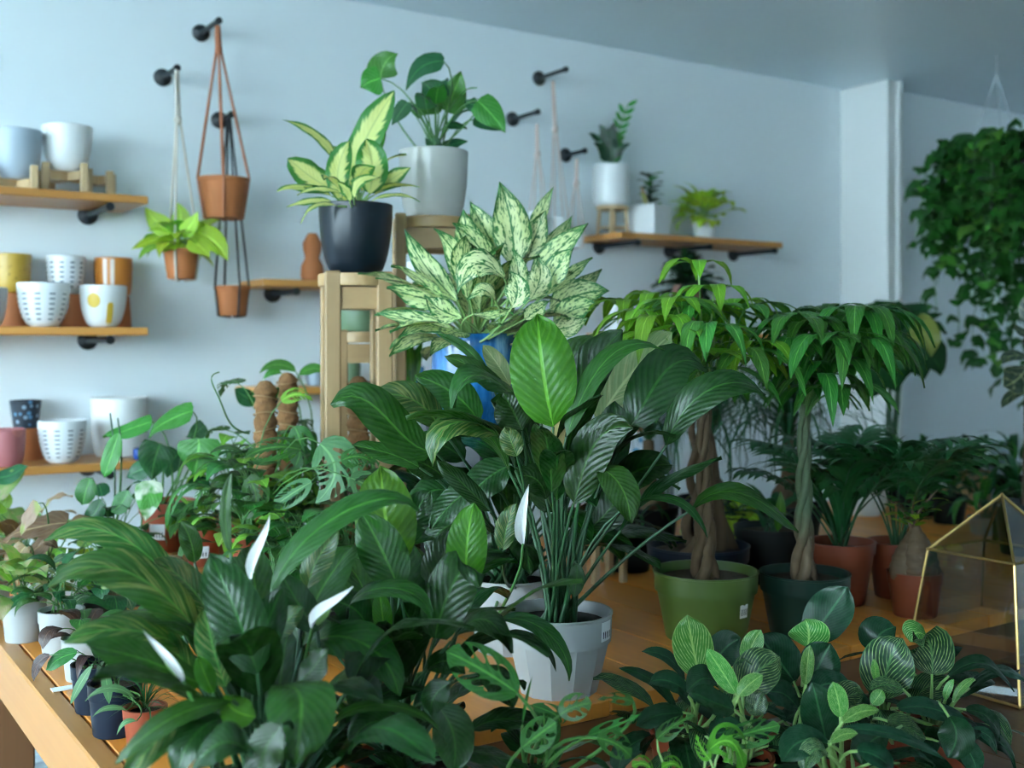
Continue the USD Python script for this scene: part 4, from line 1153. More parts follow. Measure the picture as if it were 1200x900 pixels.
# lily in the clay pot, centre left, on the bench
c = at(471, 0, 1.434, LOW)
pl = Plant('peace_lily', 'peace lily with shiny upright oval leaves in a clay-red pot, standing on the dark bench', 'potted plant', c, lily, stem_dark, c + (0, 0, .120), seed=13)
pot(pl.p, c, .073, .135, red_plastic, rim=.2, taper=.72, soil=.014)
for pts, t, w, n, m in (
        ([(458, 668), (452, 610), (446, 546)], (1.46, 1.45, 1.47), 74, (1, .15, .1), lily_b), ([(468, 692), (450, 650), (424, 601)], 1.40, 58, (1, .2, .2), lily), ([(548, 692), (547, 640), (556, 589)], 1.44, 50, (1, .15, 0), lily_b),
        ([(510, 748), (524, 700), (548, 664), (562, 688)], (1.37, 1.36, 1.35, 1.33), 62, (1, .5, 0), lily_d), ([(408, 712), (440, 690), (482, 695), (507, 730)], (1.36, 1.34, 1.33, 1.32), 32, (.7, .9, 0), lily),
        ([(358, 762), (408, 748), (446, 770), (469, 816)], (1.33, 1.30, 1.29, 1.29), 64, (.8, .9, 0), lily), ([(512, 826), (528, 850), (530, 905)], 1.30, 52, (1, .6, 0), lily_d), ([(381, 870), (403, 836), (452, 826), (523, 874)], (1.27, 1.26, 1.26, 1.27), 18, (.7, .9, 0), lily),
        ([(468, 850), (432, 848), (408, 884)], 1.28, 40, (.8, .8, 0), lily_d), ([(528, 800), (510, 815), (505, 842)], 1.3, 34, (1, .7, 0), lily_d), ([(528, 752), (572, 727), (598, 766)], (1.36, 1.34, 1.34), 40, (.8, .9, 0), lily_d),
        ([(584, 727), (622, 729), (655, 757), (667, 798)], (1.50, 1.50, 1.50, 1.50), 26, (.8, .9, 0), lily), ([(596, 739), (632, 752), (652, 787)], 1.52, 11, (.8, .8, 0), lily_d), ([(452, 745), (448, 720), (445, 692)], 1.38, 24, (1, .2, 0), lily_b),
        ([(495, 750), (480, 725), (470, 705)], 1.42, 40, (1, .4, 0), lily_d), ([(475, 640), (488, 600), (505, 575)], 1.48, 40, (1, .4, .2), lily_d), ([(500, 690), (520, 650), (535, 620)], 1.5, 44, (1, .4, .1), lily_d),
        ([(430, 735), (410, 710), (385, 705)], 1.38, 46, (.8, .8, .2), lily_d), ([(560, 790), (585, 800), (600, 830)], 1.36, 44, (.8, .9, 0), lily_d), ([(440, 790), (430, 805), (425, 840)], 1.33, 46, (.9, .7, 0), lily_d),
        ([(500, 785), (520, 775), (545, 790)], 1.36, 40, (.8, .9, 0), lily_d), ([(412, 745), (385, 740), (365, 770)], 1.36, 46, (.8, .9, 0), lily_d)):
    pl.px(pts, t, w, n, mat=m, prof='lily', nu=N_, nv=9, ripple=.05, fold=.26, r0=.0034, jit=.03, lift=.15)
rosette(pl, 16, (.10, .14), (.05, .06), (5, 50), (.06, .13), 55, droop=.5, fold=.26, mats=[lily_d], r0=.0034, nu=N_, ripple=.06, jit=.03, lift=.2)
rosette(pl, 16, (.14, .18), (.05, .065), (45, 82), (.10, .22), 53, droop=.5, fold=.26, mats=[lily_d, lily_d, lily], r0=.0034, nu=N_, ripple=.05, jit=.03, lift=.1)
spathe(pl, [(366, 736), (382, 716), (398, 703), (414, 688)], (1.25, 1.24, 1.24, 1.25), 22, (.8, .8, .4), [(358, 772, 1.26), (356, 830, 1.28)], c + (-.04, 0, .11))

# big lily at front left, its pot below the frame
c = at(318, 0, 1.234, LOW)
pl = Plant('peace_lily', 'large foreground peace lily at lower left with broad glossy and browned leaves', 'potted plant', c, lily, stem_dark, c + (0, 0, .125), seed=14)
pot(pl.p, c, .08, .14, red_plastic, rim=.2, taper=.72, soil=.014)
for pts, t, w, n, m in (
        ([(302, 790), (275, 715), (246, 648)], (1.16, 1.16, 1.18), 66, (1, .2, .2), lily_d), ([(316, 697), (350, 642), (405, 600), (472, 585), (492, 598)], (1.22, 1.22, 1.23, 1.24, 1.24), 44, (.7, .9, .4), lily),
        ([(216, 702), (172, 650), (112, 620), (52, 634)], (1.30, 1.29, 1.28, 1.27), 40, (.9, .6, .3), lily_m), ([(236, 748), (190, 696), (125, 664), (60, 690)], (1.25, 1.22, 1.20, 1.19), 56, (.8, .8, .4), lily_m),
        ([(222, 765), (150, 738), (75, 752)], (1.22, 1.18, 1.15), 50, (.7, .9, .3), lily_m), ([(236, 802), (172, 775), (101, 754)], (1.17, 1.13, 1.10), 54, (.8, .8, .4), lily), ([(272, 822), (200, 842), (136, 896)], (1.12, 1.09, 1.08), 36, (.7, .9, .4), lily),
        ([(236, 832), (190, 862), (148, 915)], (1.16, 1.12, 1.10), 44, (.8, .8, .3), lily_m), ([(262, 840), (225, 865), (205, 915)], (1.12, 1.09, 1.08), 44, (.8, .8, .1), lily_d), ([(322, 806), (352, 818), (352, 850), (346, 896)], (1.13, 1.10, 1.08, 1.07), 84, (.9, .8, 0), lily),
        ([(264, 806), (250, 760), (238, 713)], 1.20, 42, (1, .3, .3), lily_m), ([(250, 812), (240, 790), (232, 768)], 1.17, 24, (1, .3, 0), lily_b), ([(270, 648), (264, 600), (272, 553)], 1.24, 15, (1, .2, .4), lily),
        ([(300, 785), (312, 735), (332, 688)], 1.2, 44, (1, .3, 0), lily_d), ([(360, 690), (374, 652), (398, 622)], 1.3, 36, (1, .4, .2), lily_m), ([(316, 748), (336, 728), (356, 712)], 1.25, 32, (.9, .6, .2), lily_m),
        ([(372, 740), (345, 700), (330, 672)], 1.28, 40, (1, .4, .2), lily_d), ([(290, 880), (270, 870), (225, 905)], 1.05, 60, (.7, .9, 0), lily_d), ([(215, 745), (205, 705), (190, 672)], 1.3, 40, (.9, .5, .4), lily),
        ([(225, 790), (195, 760), (150, 762)], 1.2, 44, (.7, .9, .3), lily_m), ([(245, 720), (215, 680), (180, 655)], 1.27, 40, (.9, .6, .4), lily_m), ([(300, 840), (280, 835), (262, 815)], 1.12, 40, (.8, .8, .2), lily_b),
        ([(350, 800), (370, 780), (385, 760)], 1.2, 40, (.8, .8, .2), lily_d), ([(228, 660), (222, 630), (212, 610)], 1.36, 26, (1, .4, .3), lily), ([(185, 690), (160, 672), (120, 690)], 1.32, 36, (.7, .9, .3), lily_p),
        ([(330, 850), (310, 880), (300, 920)], 1.05, 50, (.8, .8, 0), lily_d)):
    pl.px(pts, t, w, n, mat=m, prof='lily', nu=N_ + 2, nv=9, ripple=.06, fold=.24, r0=.0036, jit=.03, lift=.15)
rosette(pl, 16, (.10, .14), (.05, .06), (5, 50), (.06, .13), 56, droop=.5, fold=.26, mats=[lily_d], r0=.0034, nu=N_, ripple=.06, jit=.03, lift=.2)
rosette(pl, 16, (.13, .18), (.05, .065), (40, 78), (.08, .2), 54, droop=.5, fold=.26, mats=[lily_d, lily_d, lily], r0=.0034, nu=N_, ripple=.05, jit=.03, lift=.1)
spathe(pl, [(294, 678), (298, 655), (308, 632), (316, 603)], (1.24, 1.24, 1.24, 1.25), 18, (1, .2, .3))
spathe(pl, [(214, 798), (200, 776), (184, 758), (167, 738)], (1.10, 1.09, 1.09, 1.08), 14, (1, .4, .2), [(229, 826, 1.11), (250, 870, 1.14)], c + (-.02, 0, .11))

# ------------------------------------------------------------ braided money trees
def braid(parent, a, b, n=4, r=.011, R0=.014, turns=1.6, mat=None, flare=0.0, name='trunk', top=.55):
    a, b = np.asarray(a, float), np.asarray(b, float)
    u = np.linspace(0, 1, 40)
    ax = nz(b - a)
    e1 = nz(np.cross(ax, [0, 1, 0])); e2 = np.cross(ax, e1)
    for k in range(n):
        ph = 2 * np.pi * (turns * u + k / n)
        rad = R0 * (1 - .45 * u) * (1 + flare * np.exp(-u * 7))
        p = a + (b - a) * u[:, None] + e1 * (np.cos(ph) * rad)[:, None] + e2 * (np.sin(2 * ph) * rad * .55 + np.sin(ph) * rad * .45)[:, None]
        rr = r * (1 - (1 - top) * u) * (1 + flare * .9 * np.exp(-u * 6)) * (1 + .05 * np.sin(u * 60 + k))
        obj(parent, name, tube(p, rr, 9), mat or trunk_brown, True)


def palmate(pl, hub, out, n=6, ln=.12, w=.036, mat=None, stalk_from=None, tilt=.15, droop=.75, r=None):
    """A hand-shaped leaf: n leaflets from one hub, drooping outwards."""
    out = nz(np.array([out[0], out[1], 0]))
    sd = np.cross(UP, out)
    droop = r.uniform(.25, .85)
    tilt = r.uniform(-.2, .55)
    for k in range(n):
        a = math.radians(-115 + 230 * k / (n - 1)) + r.uniform(-.2, .2)
        d = out * math.cos(a) + sd * math.sin(a)
        l_ = ln * (1 - .3 * abs(a) / 2.2) * r.uniform(.85, 1.1)
        dz = -droop * r.uniform(.6, 1.2)
        m_ = hub + d * l_ * .5 + UP * l_ * (tilt * .5)
        tip = hub + d * l_ * .93 + UP * l_ * dz * .62
        pl.blade([hub, m_, tip], w * r.uniform(.85, 1.1), nz(UP + d * (.5 * droop)), mat=mat, stalk=False, prof='lance', nu=9, nv=5, fold=.3, ripple=.05, name='leaflet')
    if stalk_from is not None:
        obj(pl.p, 'leaf_stalk', tube(bez(stalk_from, (stalk_from + hub) / 2 + UP * .035, hub, 7), np.linspace(.0026, .0016, 7), 5), stem_pale if mat is money else stem_green, True)


def money_tree(label, c, r, h, mat, topz, hubs, leafm, trunkm, n=4, seed=1, R0=.016, rt=.011, name='money_tree', ln=.12, flare=.45, stick=None, soilm=None):
    pl = Plant(name, label, 'potted plant', c, leafm, stem_green, c + (0, 0, h - .02), seed=seed)
    pot(pl.p, c, r, h, mat, rim=.27, taper=.76, soil=.016, soilmat=soilm or bark_soil)
    if stick:
        sticker(pl.p, c, *stick)
    a, b = c + (0, 0, h - .03), np.array([c[0], c[1], topz])
    braid(pl.p, a, b, n, rt, R0, 1.1, trunkm, flare)
    rr = random.Random(seed)
    for (px, py, dt, s) in hubs:
        t = c @ [ST, CT, 0] + dt
        hb = W(px + rr.uniform(-8, 8), py + rr.uniform(-14, 18), t)
        o = hb - b
        o = o * [1, 1, 0] + np.array([rr.uniform(-.06, .06), rr.uniform(-.06, .06), 0])
        palmate(pl, hb, o, rr.choice((5, 6, 7, 7)), ln * s, ln * s * .27, rr.choice(leafm) if isinstance(leafm, list) else leafm, b - UP * rr.uniform(0, .03), r=rr)
    return pl


c = at(827, 700, 2.12)
hubsA = [(798, 344, -.05, .85), (821, 327, 0, .75), (757, 365, -.04, 1.0), (775, 372, -.12, 1.0), (846, 384, -.1, .9), (820, 362, .05, 1), (795, 380, -.15, .95), (880, 372, .05, 1.1), (738, 378, .08, 1.0), (870, 390, -.12, 1.0), (835, 375, .15, 1.0),
         (790, 362, .15, 1.0), (760, 385, .15, .9), (850, 362, .12, .95), (815, 395, -.18, .9), (895, 385, -.02, .95), (780, 395, 0, .9), (845, 400, .02, .9), (805, 355, .0, .9), (768, 398, -.1, 1.0), (830, 408, -.14, 1.0), (862, 402, -.05, 1.05), (800, 410, .12, .9), (742, 392, .05, 1.0), (888, 398, .1, 1.0), (815, 372, -.08, .8), (845, 420, -.08, 1.0), (872, 425, .02, 1.0), (815, 425, .08, 1.0), (885, 408, -.1, 1.0), (775, 352, .1, .8), (840, 352, 0, .8), (790, 350, -.1, .8)]
money_tree('braided money tree with yellow-green crown in the olive green pot', c, .0975, .125, olive_plastic, ZC - .115, hubsA, [money, money, leafmat('money_leaf_mid', (.055, .22, .035), (.16, .38, .08), K=9, M=3, trans=.3)], trunk_brown, 4, 61, .014, .0095, ln=.135,
           stick=(.0745 + .0105, .0745 + .013, .05, .083, az_to_cam(c, 52), .022))
c = at(943, 700, 2.15)
hubsB = [(926, 376, -.05, .9), (945, 384, -.12, .9), (965, 378, .02, 1), (1000, 377, -.02, 1.05), (1000, 386, -.1, 1.0), (1004, 392, .05, 1.0), (985, 385, -.15, .9), (960, 388, .12, 1), (915, 384, .08, .9), (1000, 372, .15, 1.0), (940, 372, .12, .9),
         (975, 392, -.02, .95), (1010, 396, -.05, 1.1), (955, 400, -.1, .85), (990, 400, .05, .95), (935, 392, .02, .9), (965, 410, -.14, 1.05), (1005, 405, -.12, 1.1), (948, 412, .08, 1.0), (980, 382, .1, .9), (1000, 402, .12, 1.0), (925, 400, -.1, .95), (930, 425, .02, 1.0), (975, 430, -.08, 1.05), (1002, 425, -.02, 1.05), (984, 455, -.1, 1.0), (950, 438, .08, 1.0), (962, 440, -.12, .9), (1005, 415, -.08, 1.05)]
money_tree('braided money tree with a green twisted trunk in the dark green pot', c, .0850, .115, dark_green_plastic, ZC - .12, hubsB, money_d, trunk_two, 4, 62, .0125, .0098, ln=.135,
           stick=(.0655 + .008, .0655 + .0095, .04, .066, az_to_cam(c, 22), .02))
# brown bark at the foot of the green trunk
c = at(818, 700, 2.47)
hubsC = [(800, 455, 0, .9), (840, 450, .1, .9), (775, 470, .05, .9), (865, 465, .0, .9)]
pl = money_tree('braided tree in a wide dark pot standing behind the olive green pot', c, .112, .11, navy_plastic, ZC - .12, hubsC, money_d, trunk_brown, 3, 63, .02, .012, name='money_tree', flare=.8)
braid(pl.p, c + (.075, .0, .08), c + (.02, 0, .40), 2, .012, .012, .8, trunk_brown, .9)

# ------------------------------------------------------------ the red and black pots behind
def fronds(pl, n, ln, seed, root=None, pairs=11, lw=.016, up=(55, 88), mat=None, name='frond', ll=.11):
    r = random.Random(seed)
    root = pl.root if root is None else root
    for i in range(n):
        az = i * 2.4 + r.uniform(-.3, .3)
        el = math.radians(r.uniform(*up))
        o = np.array([math.cos(az), math.sin(az), 0])
        L_ = ln * r.uniform(.75, 1.1)
        P = bez(root + o * .01, root + (o * math.cos(el) + UP * math.sin(el)) * L_ * .7, root + (o * math.cos(el * .55) * L_ + UP * math.sin(el * .72) * L_ * .93), 12)
        f = obj(pl.p, name, tube(P, np.linspace(.0026, .0008, 12), 5), pl.stem, True)
        for k in range(pairs):
            u = 4.0 + 7 * k / pairs
            i0 = int(u)
            q = P[i0] + (P[min(11, i0 + 1)] - P[i0]) * (u - i0)
            tg = nz(P[min(11, i0 + 1)] - P[max(0, i0 - 1)])
            sd = nz(np.cross(tg, UP))
            for s in (-1, 1):
                d = nz(sd * s * .8 + tg * .75 + UP * .1)
                l_ = ll * (1 - .45 * abs(k / pairs - .4)) * r.uniform(.85, 1.1)
                m, uv = leaf([q, q + d * l_ * .5, q + d * l_ * .95 - UP * l_ * .28], lw, nz(np.cross(sd, tg) * (1 if np.cross(sd, tg)[2] > 0 else -1) + UP * .3), 'lance', 6, 3, fold=.2, curl=.1)
                obj(f, 'leaflet', m, mat or pl.mat, True, uv)


c = at(985, 700, 2.40)
pl = Plant('parlor_palm', 'dense dark palm in the tall rust-red pot behind the dark green pot', 'potted plant', c, palm_g, stem_dark, c + (0, 0, .115), seed=5)
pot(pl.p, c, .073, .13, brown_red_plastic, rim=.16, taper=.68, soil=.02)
fronds(pl, 11, .30, 71, pairs=8, lw=.02, ll=.12)
rosette(pl, 14, (.2, .27), (.018, .026), (66, 86), (.01, .03), 72, droop=.3, prof='strap', stalk=False, nu=8, nv=3)
c = at(1052, 700, 2.46)
pl = Plant('parlor_palm', 'feathery palm with bare canes in the red pot behind the bulbous-rooted tree', 'potted plant', c, palm_g, stem_dark, c + (0, 0, .105), seed=6)
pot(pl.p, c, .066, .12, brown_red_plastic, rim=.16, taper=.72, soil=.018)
fronds(pl, 13, .31, 73, pairs=9, lw=.02, ll=.12, up=(60, 88))
c = at(1072, 700, 2.29)
pl = Plant('ginseng_ficus', 'small tree with a fat bulbous brown root in a clay-red pot beside the glass lantern', 'potted plant', c, money_d, stem_dark, c + (0, 0, .08), seed=7)
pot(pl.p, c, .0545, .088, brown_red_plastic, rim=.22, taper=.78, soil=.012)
u = np.linspace(0, 1, 22)
for k, (ox, oy, rr_, hh) in enumerate(((-.008, -.016, .036, .11), (.026, -.004, .031, .10), (-.030, .008, .026, .10), (.008, .022, .030, .095), (.040, -.016, .017, .065))):
    p = c + np.stack([ox * (1.15 - u * .9), oy * (1.15 - u), .07 + hh * u], -1)
    rad = rr_ * np.interp(u, [0, .15, .45, .75, 1], [.75, 1, .95, .62, .22]) * (1 + .05 * np.sin(u * 40 + k * 2))
    obj(pl.p, 'root', tube(p, rad, 12), caudex_mat, True)
b = c + (-.01, 0, .165)
for k in range(5):
    a = k * 1.3
    tip = b + (math.cos(a) * .05, math.sin(a) * .05, .05 + .01 * k)
    obj(pl.p, 'twig', tube(bez(b, b + (0, 0, .04), tip, 6), np.linspace(.004, .0015, 6), 5), caudex_mat, True)
    for i in range(9):
        q = b + (tip - b) * (.25 + .09 * i)
        o = nz([math.cos(i * 2.4 + k), math.sin(i * 2.4 + k), R.uniform(0, .6)])
        pl.blade([q, q + o * .02, q + o * .036 - UP * .006], .018, nz(UP + o * .2), mat=money_d if i % 3 else neon, stalk=False, prof='oval', nu=5, nv=3)

for (px, t, r, h, m, lab, kind) in ((738, 2.74, .06, .10, black_plastic, 'black nursery pot with a few trailing strands, behind and right of the centre lily', 'strand'),
                                    (903, 2.62, .085, .125, black_plastic, 'wide black pot with one bright green shoot, behind the two braided trees', 'shoot'),
                                    (862, 2.84, .08, .12, black_plastic, 'black pot of pale lime foliage at the back of the table', 'lime'),
                                    (760, 2.98, .08, .12, black_plastic, 'dark pot with a ponytail palm, far side of the table behind the centre lily', 'pony'),
                                    (925, 3.02, .09, .12, black_plastic, 'dark pot with a ponytail palm between the two braided trunks', 'pony'),
                                    (832, 3.15, .09, .12, navy_plastic, 'navy pot with a ponytail palm behind the thick brown trunks', 'pony')):
    c = at(px, 700, t)
    pl = Plant({'pony': 'ponytail_palm'}.get(kind, 'leafy_plant'), lab, 'potted plant', c, grass_g, stem_dark, c + (0, 0, h - .015), seed=int(px))
    pot(pl.p, c, r, h, m, rim=.16, taper=.78, soil=.014, soilmat=bark_soil)
    if kind == 'pony':
        obj(pl.p, 'caudex', lathe(c, [(.05, h - .02), (.052, h), (.045, h + .03), (.024, h + .06), (.016, h + .12), (.014, h + .17), (0, h + .175)], 20), trunk_brown, True)
        r = random.Random(int(px))
        for i in range(125):
            az, el = r.uniform(0, 6.283), math.radians(r.uniform(15, 88))
            o = np.array([math.cos(az), math.sin(az), 0])
            l_ = r.uniform(.24, .40)
            q = c + (0, 0, h + .165)
            m1 = q + (o * math.cos(el) + UP * math.sin(el)) * l_ * .5
            m2 = m1 + (o * math.cos(el - .8) + UP * math.sin(el - .8)) * l_ * .3
            m3 = m2 + (o * math.cos(el - 1.9) * .8 + UP * math.sin(el - 1.9)) * l_ * .35
            pl.blade([q, m1, m2, m3], .009, nz(UP + o * .1), stalk=False, prof='strap', nu=9, nv=3, fold=.3)
    elif kind == 'lime':
        rosette(pl, 40, (.06, .08), (.04, .055), (-10, 70), (.03, .09), 81, droop=.6, mats=[neon, syng, neon], prof='heart', cord=.1, nu=6, nv=5, r0=.0018)
    elif kind == 'shoot':
        pl.blade([c + (.0, -.02, h - .01), c + (0, -.03, h + .04), c + (0, -.03, h + .085)], .026, camn(c), mat=lily_b, stalk=False, prof='lance')
        rosette(pl, 10, (.08, .1), (.02, .03), (40, 80), (.02, .05), 82, droop=.5, prof='lance', mats=[palm_g], nu=6, nv=3)
    else:
        rosette(pl, 12, (.12, .17), (.01, .016), (0, 60), (.03, .06), 83, droop=.9, prof='lance', mats=[palm_g], nu=7, nv=3)
c = at(706, 700, 2.62)
s = thing('small_stand', 'small pale wooden stand with a rust-red saucer on the table behind the centre lily', 'plant stand', c)
for k in range(4):
    a = math.radians(45 + 90 * k - 12)
    obj(s, 'leg', box(c + (math.cos(a) * .05, math.sin(a) * .05, .0575), (.016, .016, .115), .002), pale_wood, False)
obj(s, 'tray', lathe(c, [(0, .1155), (.05, .1155), (.052, .118), (.052, .128), (0, .128)], 32), pale_wood, 30)
pot_thing('saucer', 'rust-red clay saucer on the small pale stand behind the centre lily', c + (0, 0, .128), .05, .032, red_plastic, prof=[(.04, 0), (.042, .002), (.05, .032)])
c = at(757, 700, 3.22)
pot_thing('printed_pot', 'large pot printed blue, white and orange at the back behind the lilies', c, .085, .34, print_glaze, prof=[(.07, 0), (.075, .01), (.085, .2), (.088, .34)])

# ------------------------------------------------------------ far plants on the right of the table
for (px, t, r, h, m, lab, seed) in ((1112, 3.45, .055, .085, black_plastic, 'small black pot with strappy leaves, seen just left of the glass lantern tip', 1), (1155, 3.25, .05, .05, white_plastic, 'low white pot at the far right of the table behind the glass lantern', 2),
                                    (1075, 3.62, .07, .10, black_plastic, 'black pot with a grassy plant at the table back below the pilaster', 3), (1190, 3.7, .07, .11, black_plastic, 'black pot with spiky leaves at the right edge, back of the table', 4),
                                    (1140, 3.85, .07, .11, pale_wood, 'pale wooden pot with dark strappy leaves at the far back right', 5), (1195, 3.35, .045, .07, white_plastic, 'small white pot at the right edge of the table behind the glass lantern', 6)):
    c = at(px, 600, t)
    pl = Plant('leafy_plant', lab, 'potted plant', c, palm_g, stem_dark, c + (0, 0, h - .015), seed=seed)
    pot(pl.p, c, r, h, m, rim=.18, taper=.78, soil=.012)
    rosette(pl, 22, (.12, .19), (.02, .034), (35, 85), (.02, .09), 90 + seed, droop=.7, prof='lance', mats=[palm_g, bigleaf, money_d], nu=8, nv=3, r0=.002)
c = at(1045, 600, 3.95)
pl = Plant('big_leaf_plant', 'large dark broad-leaved plant in front of the white wall pilaster, one leaf yellowing', 'potted plant', c, bigleaf, stem_dark, c + (0, 0, .14), seed=8)
pot(pl.p, c, .1, .16, black_plastic, soil=.014)
for pts, dt, w, n, m in (([(1040, 410), (1022, 385), (1000, 372)], 0, 46, (1, .5, .2), bigleaf), ([(1050, 400), (1048, 378), (1050, 362)], .1, 44, (1, .3, 0), bigleaf), ([(1055, 405), (1075, 385), (1100, 378)], .05, 22, (.7, .8, 0), bigleaf),
                        ([(1060, 395), (1080, 390), (1104, 402)], -.05, 26, (.8, .7, 0), bigleaf), ([(1065, 390), (1078, 400), (1088, 428)], -.1, 28, (1, .5, 0), bigleaf_y), ([(1050, 400), (1040, 425), (1048, 470)], -.1, 60, (1, .4, 0), bigleaf),
                        ([(1035, 410), (1018, 415), (1000, 445)], -.05, 44, (1, .5, 0), bigleaf), ([(1055, 410), (1070, 430), (1078, 455)], 0, 38, (1, .5, 0), bigleaf), ([(1030, 400), (1010, 395), (985, 408)], 0, 36, (.8, .8, 0), bigleaf), ([(1045, 420), (1030, 440), (1020, 475)], .05, 46, (1, .5, 0), bigleaf), ([(1060, 400), (1070, 380), (1082, 368)], .1, 40, (1, .4, 0), bigleaf), ([(1065, 415), (1085, 425), (1098, 450)], .08, 36, (1, .5, 0), bigleaf), ([(1040, 395), (1030, 375), (1022, 362)], .12, 40, (1, .3, 0), bigleaf)):
    pl.px([(x + 4, y - 10) for x, y in pts], 3.95 + dt, w * 1.45, n, mat=m, prof='heart', cord=.1, nu=10, nv=7, ripple=.08, r0=.004, lift=.1)
c = at(1200, 600, 2.95)
pl = Plant('rubber_fig', 'upright plant with dark oval pale-edged leaves cut by the right edge of the picture', 'potted plant', c, rubber, stem_dark, c + (0, 0, .12), seed=9)
pot(pl.p, c, .075, .135, black_plastic, soil=.014)
obj(pl.p, 'stem', tube(bez(c + (0, 0, .1), c + (.01, 0, .35), W(1203, 380, 2.95), 10), np.linspace(.007, .004, 10), 7), caudex_mat, True)
for pts, w, n in (([(1203, 420), (1190, 416), (1174, 426)], 22, (.7, .8, 0)), ([(1203, 430), (1192, 445), (1176, 452)], 40, (1, .3, 0)), ([(1203, 460), (1188, 462), (1174, 478)], 16, (.7, .8, 0)), ([(1204, 395), (1196, 388), (1186, 385)], 16, (.7, .8, 0)),
                  ([(1203, 410), (1215, 400), (1235, 396)], 30, (1, .4, 0)), ([(1203, 380), (1206, 365), (1202, 345)], 24, (1, .3, 0)), ([(1203, 440), (1220, 445), (1240, 460)], 34, (1, .4, 0))):
    pl.px(pts, 2.95, w, n, prof='oval', nu=9, nv=7, root=W(1203, pts[0][1] + 6, 2.95), r0=.002, jit=.002)
pot_thing('vase', 'tall pale grey vase at the back of the table, far right', at(1176, 600, 3.95), .055, .20, blue_gray, prof=[(.04, 0), (.052, .02), (.056, .09), (.045, .16), (.05, .20)])
pot_thing('vase', 'white bulbous vase behind the palms, right of the braided green trunk', at(1012, 600, 3.62), .07, .25, white_glaze, prof=[(.05, 0), (.07, .03), (.078, .11), (.06, .19), (.045, .23), (.05, .25)])
# ------------------------------------------------------------ the hanging ivy
Hc = W(1168, 195, 4.45)
iv = Plant('hanging_ivy', 'big hanging pot of cascading dark green ivy at upper right', 'hanging plant', Hc + (0, 0, -.12), ivy_g, stem_dark, Hc + (0, 0, .02), seed=31)
crock(iv.p, Hc + (0, 0, -.12), [(.08, 0), (.085, .006), (.12, .14)], black_plastic, soil=.012)
for k in range(3):
    a = k * 2.094 + .4
    q = Hc + (math.cos(a) * .118, math.sin(a) * .118, .018)
    obj(iv.p, 'chain', tube([q, Hc + (0, 0, .36), np.array([Hc[0], Hc[1], CEIL])], .0022, 5), plain('clear_cord', (.6, .66, .7), .3), True)
r = random.Random(5)
ends = []
for k in range(58):
    a = r.uniform(0, 6.283)
    o = np.array([math.cos(a), math.sin(a), 0])
    rad = r.uniform(.08, .27)
    drop = r.uniform(.15, .86) * (1 if r.random() < .8 else .4)
    q0 = Hc + o * .06 + (0, 0, .03)
    P = np.vstack([bez(q0, q0 + o * rad * .7 + UP * r.uniform(.06, .16), Hc + o * rad + UP * -.04, 7), [Hc + o * (rad + .01 * math.sin(j)) + UP * (-.04 - drop * j / 9) + np.array([r.uniform(-.012, .012), r.uniform(-.012, .012), 0]) for j in range(1, 10)]])
    obj(iv.p, 'vine', tube(P, .0016, 4), stem_green, True)
    ends.append((P, drop, rad))
extra = []
cnt = 0
for P, drop, rad in ends:
    for j in range(1, len(P)):
        for i in range(2 if r.random() < .7 else 1):
            q = P[j] + (P[j] - P[j - 1]) * r.random()
            o = nz([r.uniform(-1, 1), r.uniform(-1, 1), r.uniform(-.1, .5)])
            ln = r.uniform(.05, .095)
            nr = nz(UP * .5 + o + LEFT * .5 + (CAMP - q) * .12)
            m, uv = leaf([q, q + o * ln * .4 + UP * .006, q + o * ln * .75 - UP * ln * .5], ln * .8, nr, 'heart', 5, 5, cord=.12)
            front = (q - Hc) @ nz(CAMP - Hc) > -.02
            if cnt < 300 and front and (cnt % 1 == 0) and r.random() < .62:
                obj(iv.p, 'leaf', m, ivy_l if r.random() < .3 else ivy_g, True, uv)
                cnt += 1
            else:
                extra.append((m, uv))
obj(iv.p, 'foliage', cat([e[0] for e in extra]), ivy_g, True, np.vstack([e[1] for e in extra]), kind='stuff')
# ------------------------------------------------------------ left half of the table
rs = thing('riser', 'low wooden riser under the red pots and coir poles, mostly hidden by leaves', 'riser', at(285, 0, 2.5))
RH = .075
RZ = TOP + RH
bx0, bx1, by0, by1 = .715, .955, 2.08, 2.64
for k in range(4):
    w4 = (by1 - by0) / 4
    obj(rs, 'plank', box(((bx0 + bx1) / 2, by0 + w4 * (k + .5), RZ - .009), (bx1 - bx0, w4 - .003, .018), .0015), shelf_wood, False)
for x in (bx0 + .02, bx1 - .02):
    obj(rs, 'batten', box((x, (by0 + by1) / 2, TOP + (RH - .018) / 2), (.03, by1 - by0, RH - .0185), .002), shelf_wood, False)


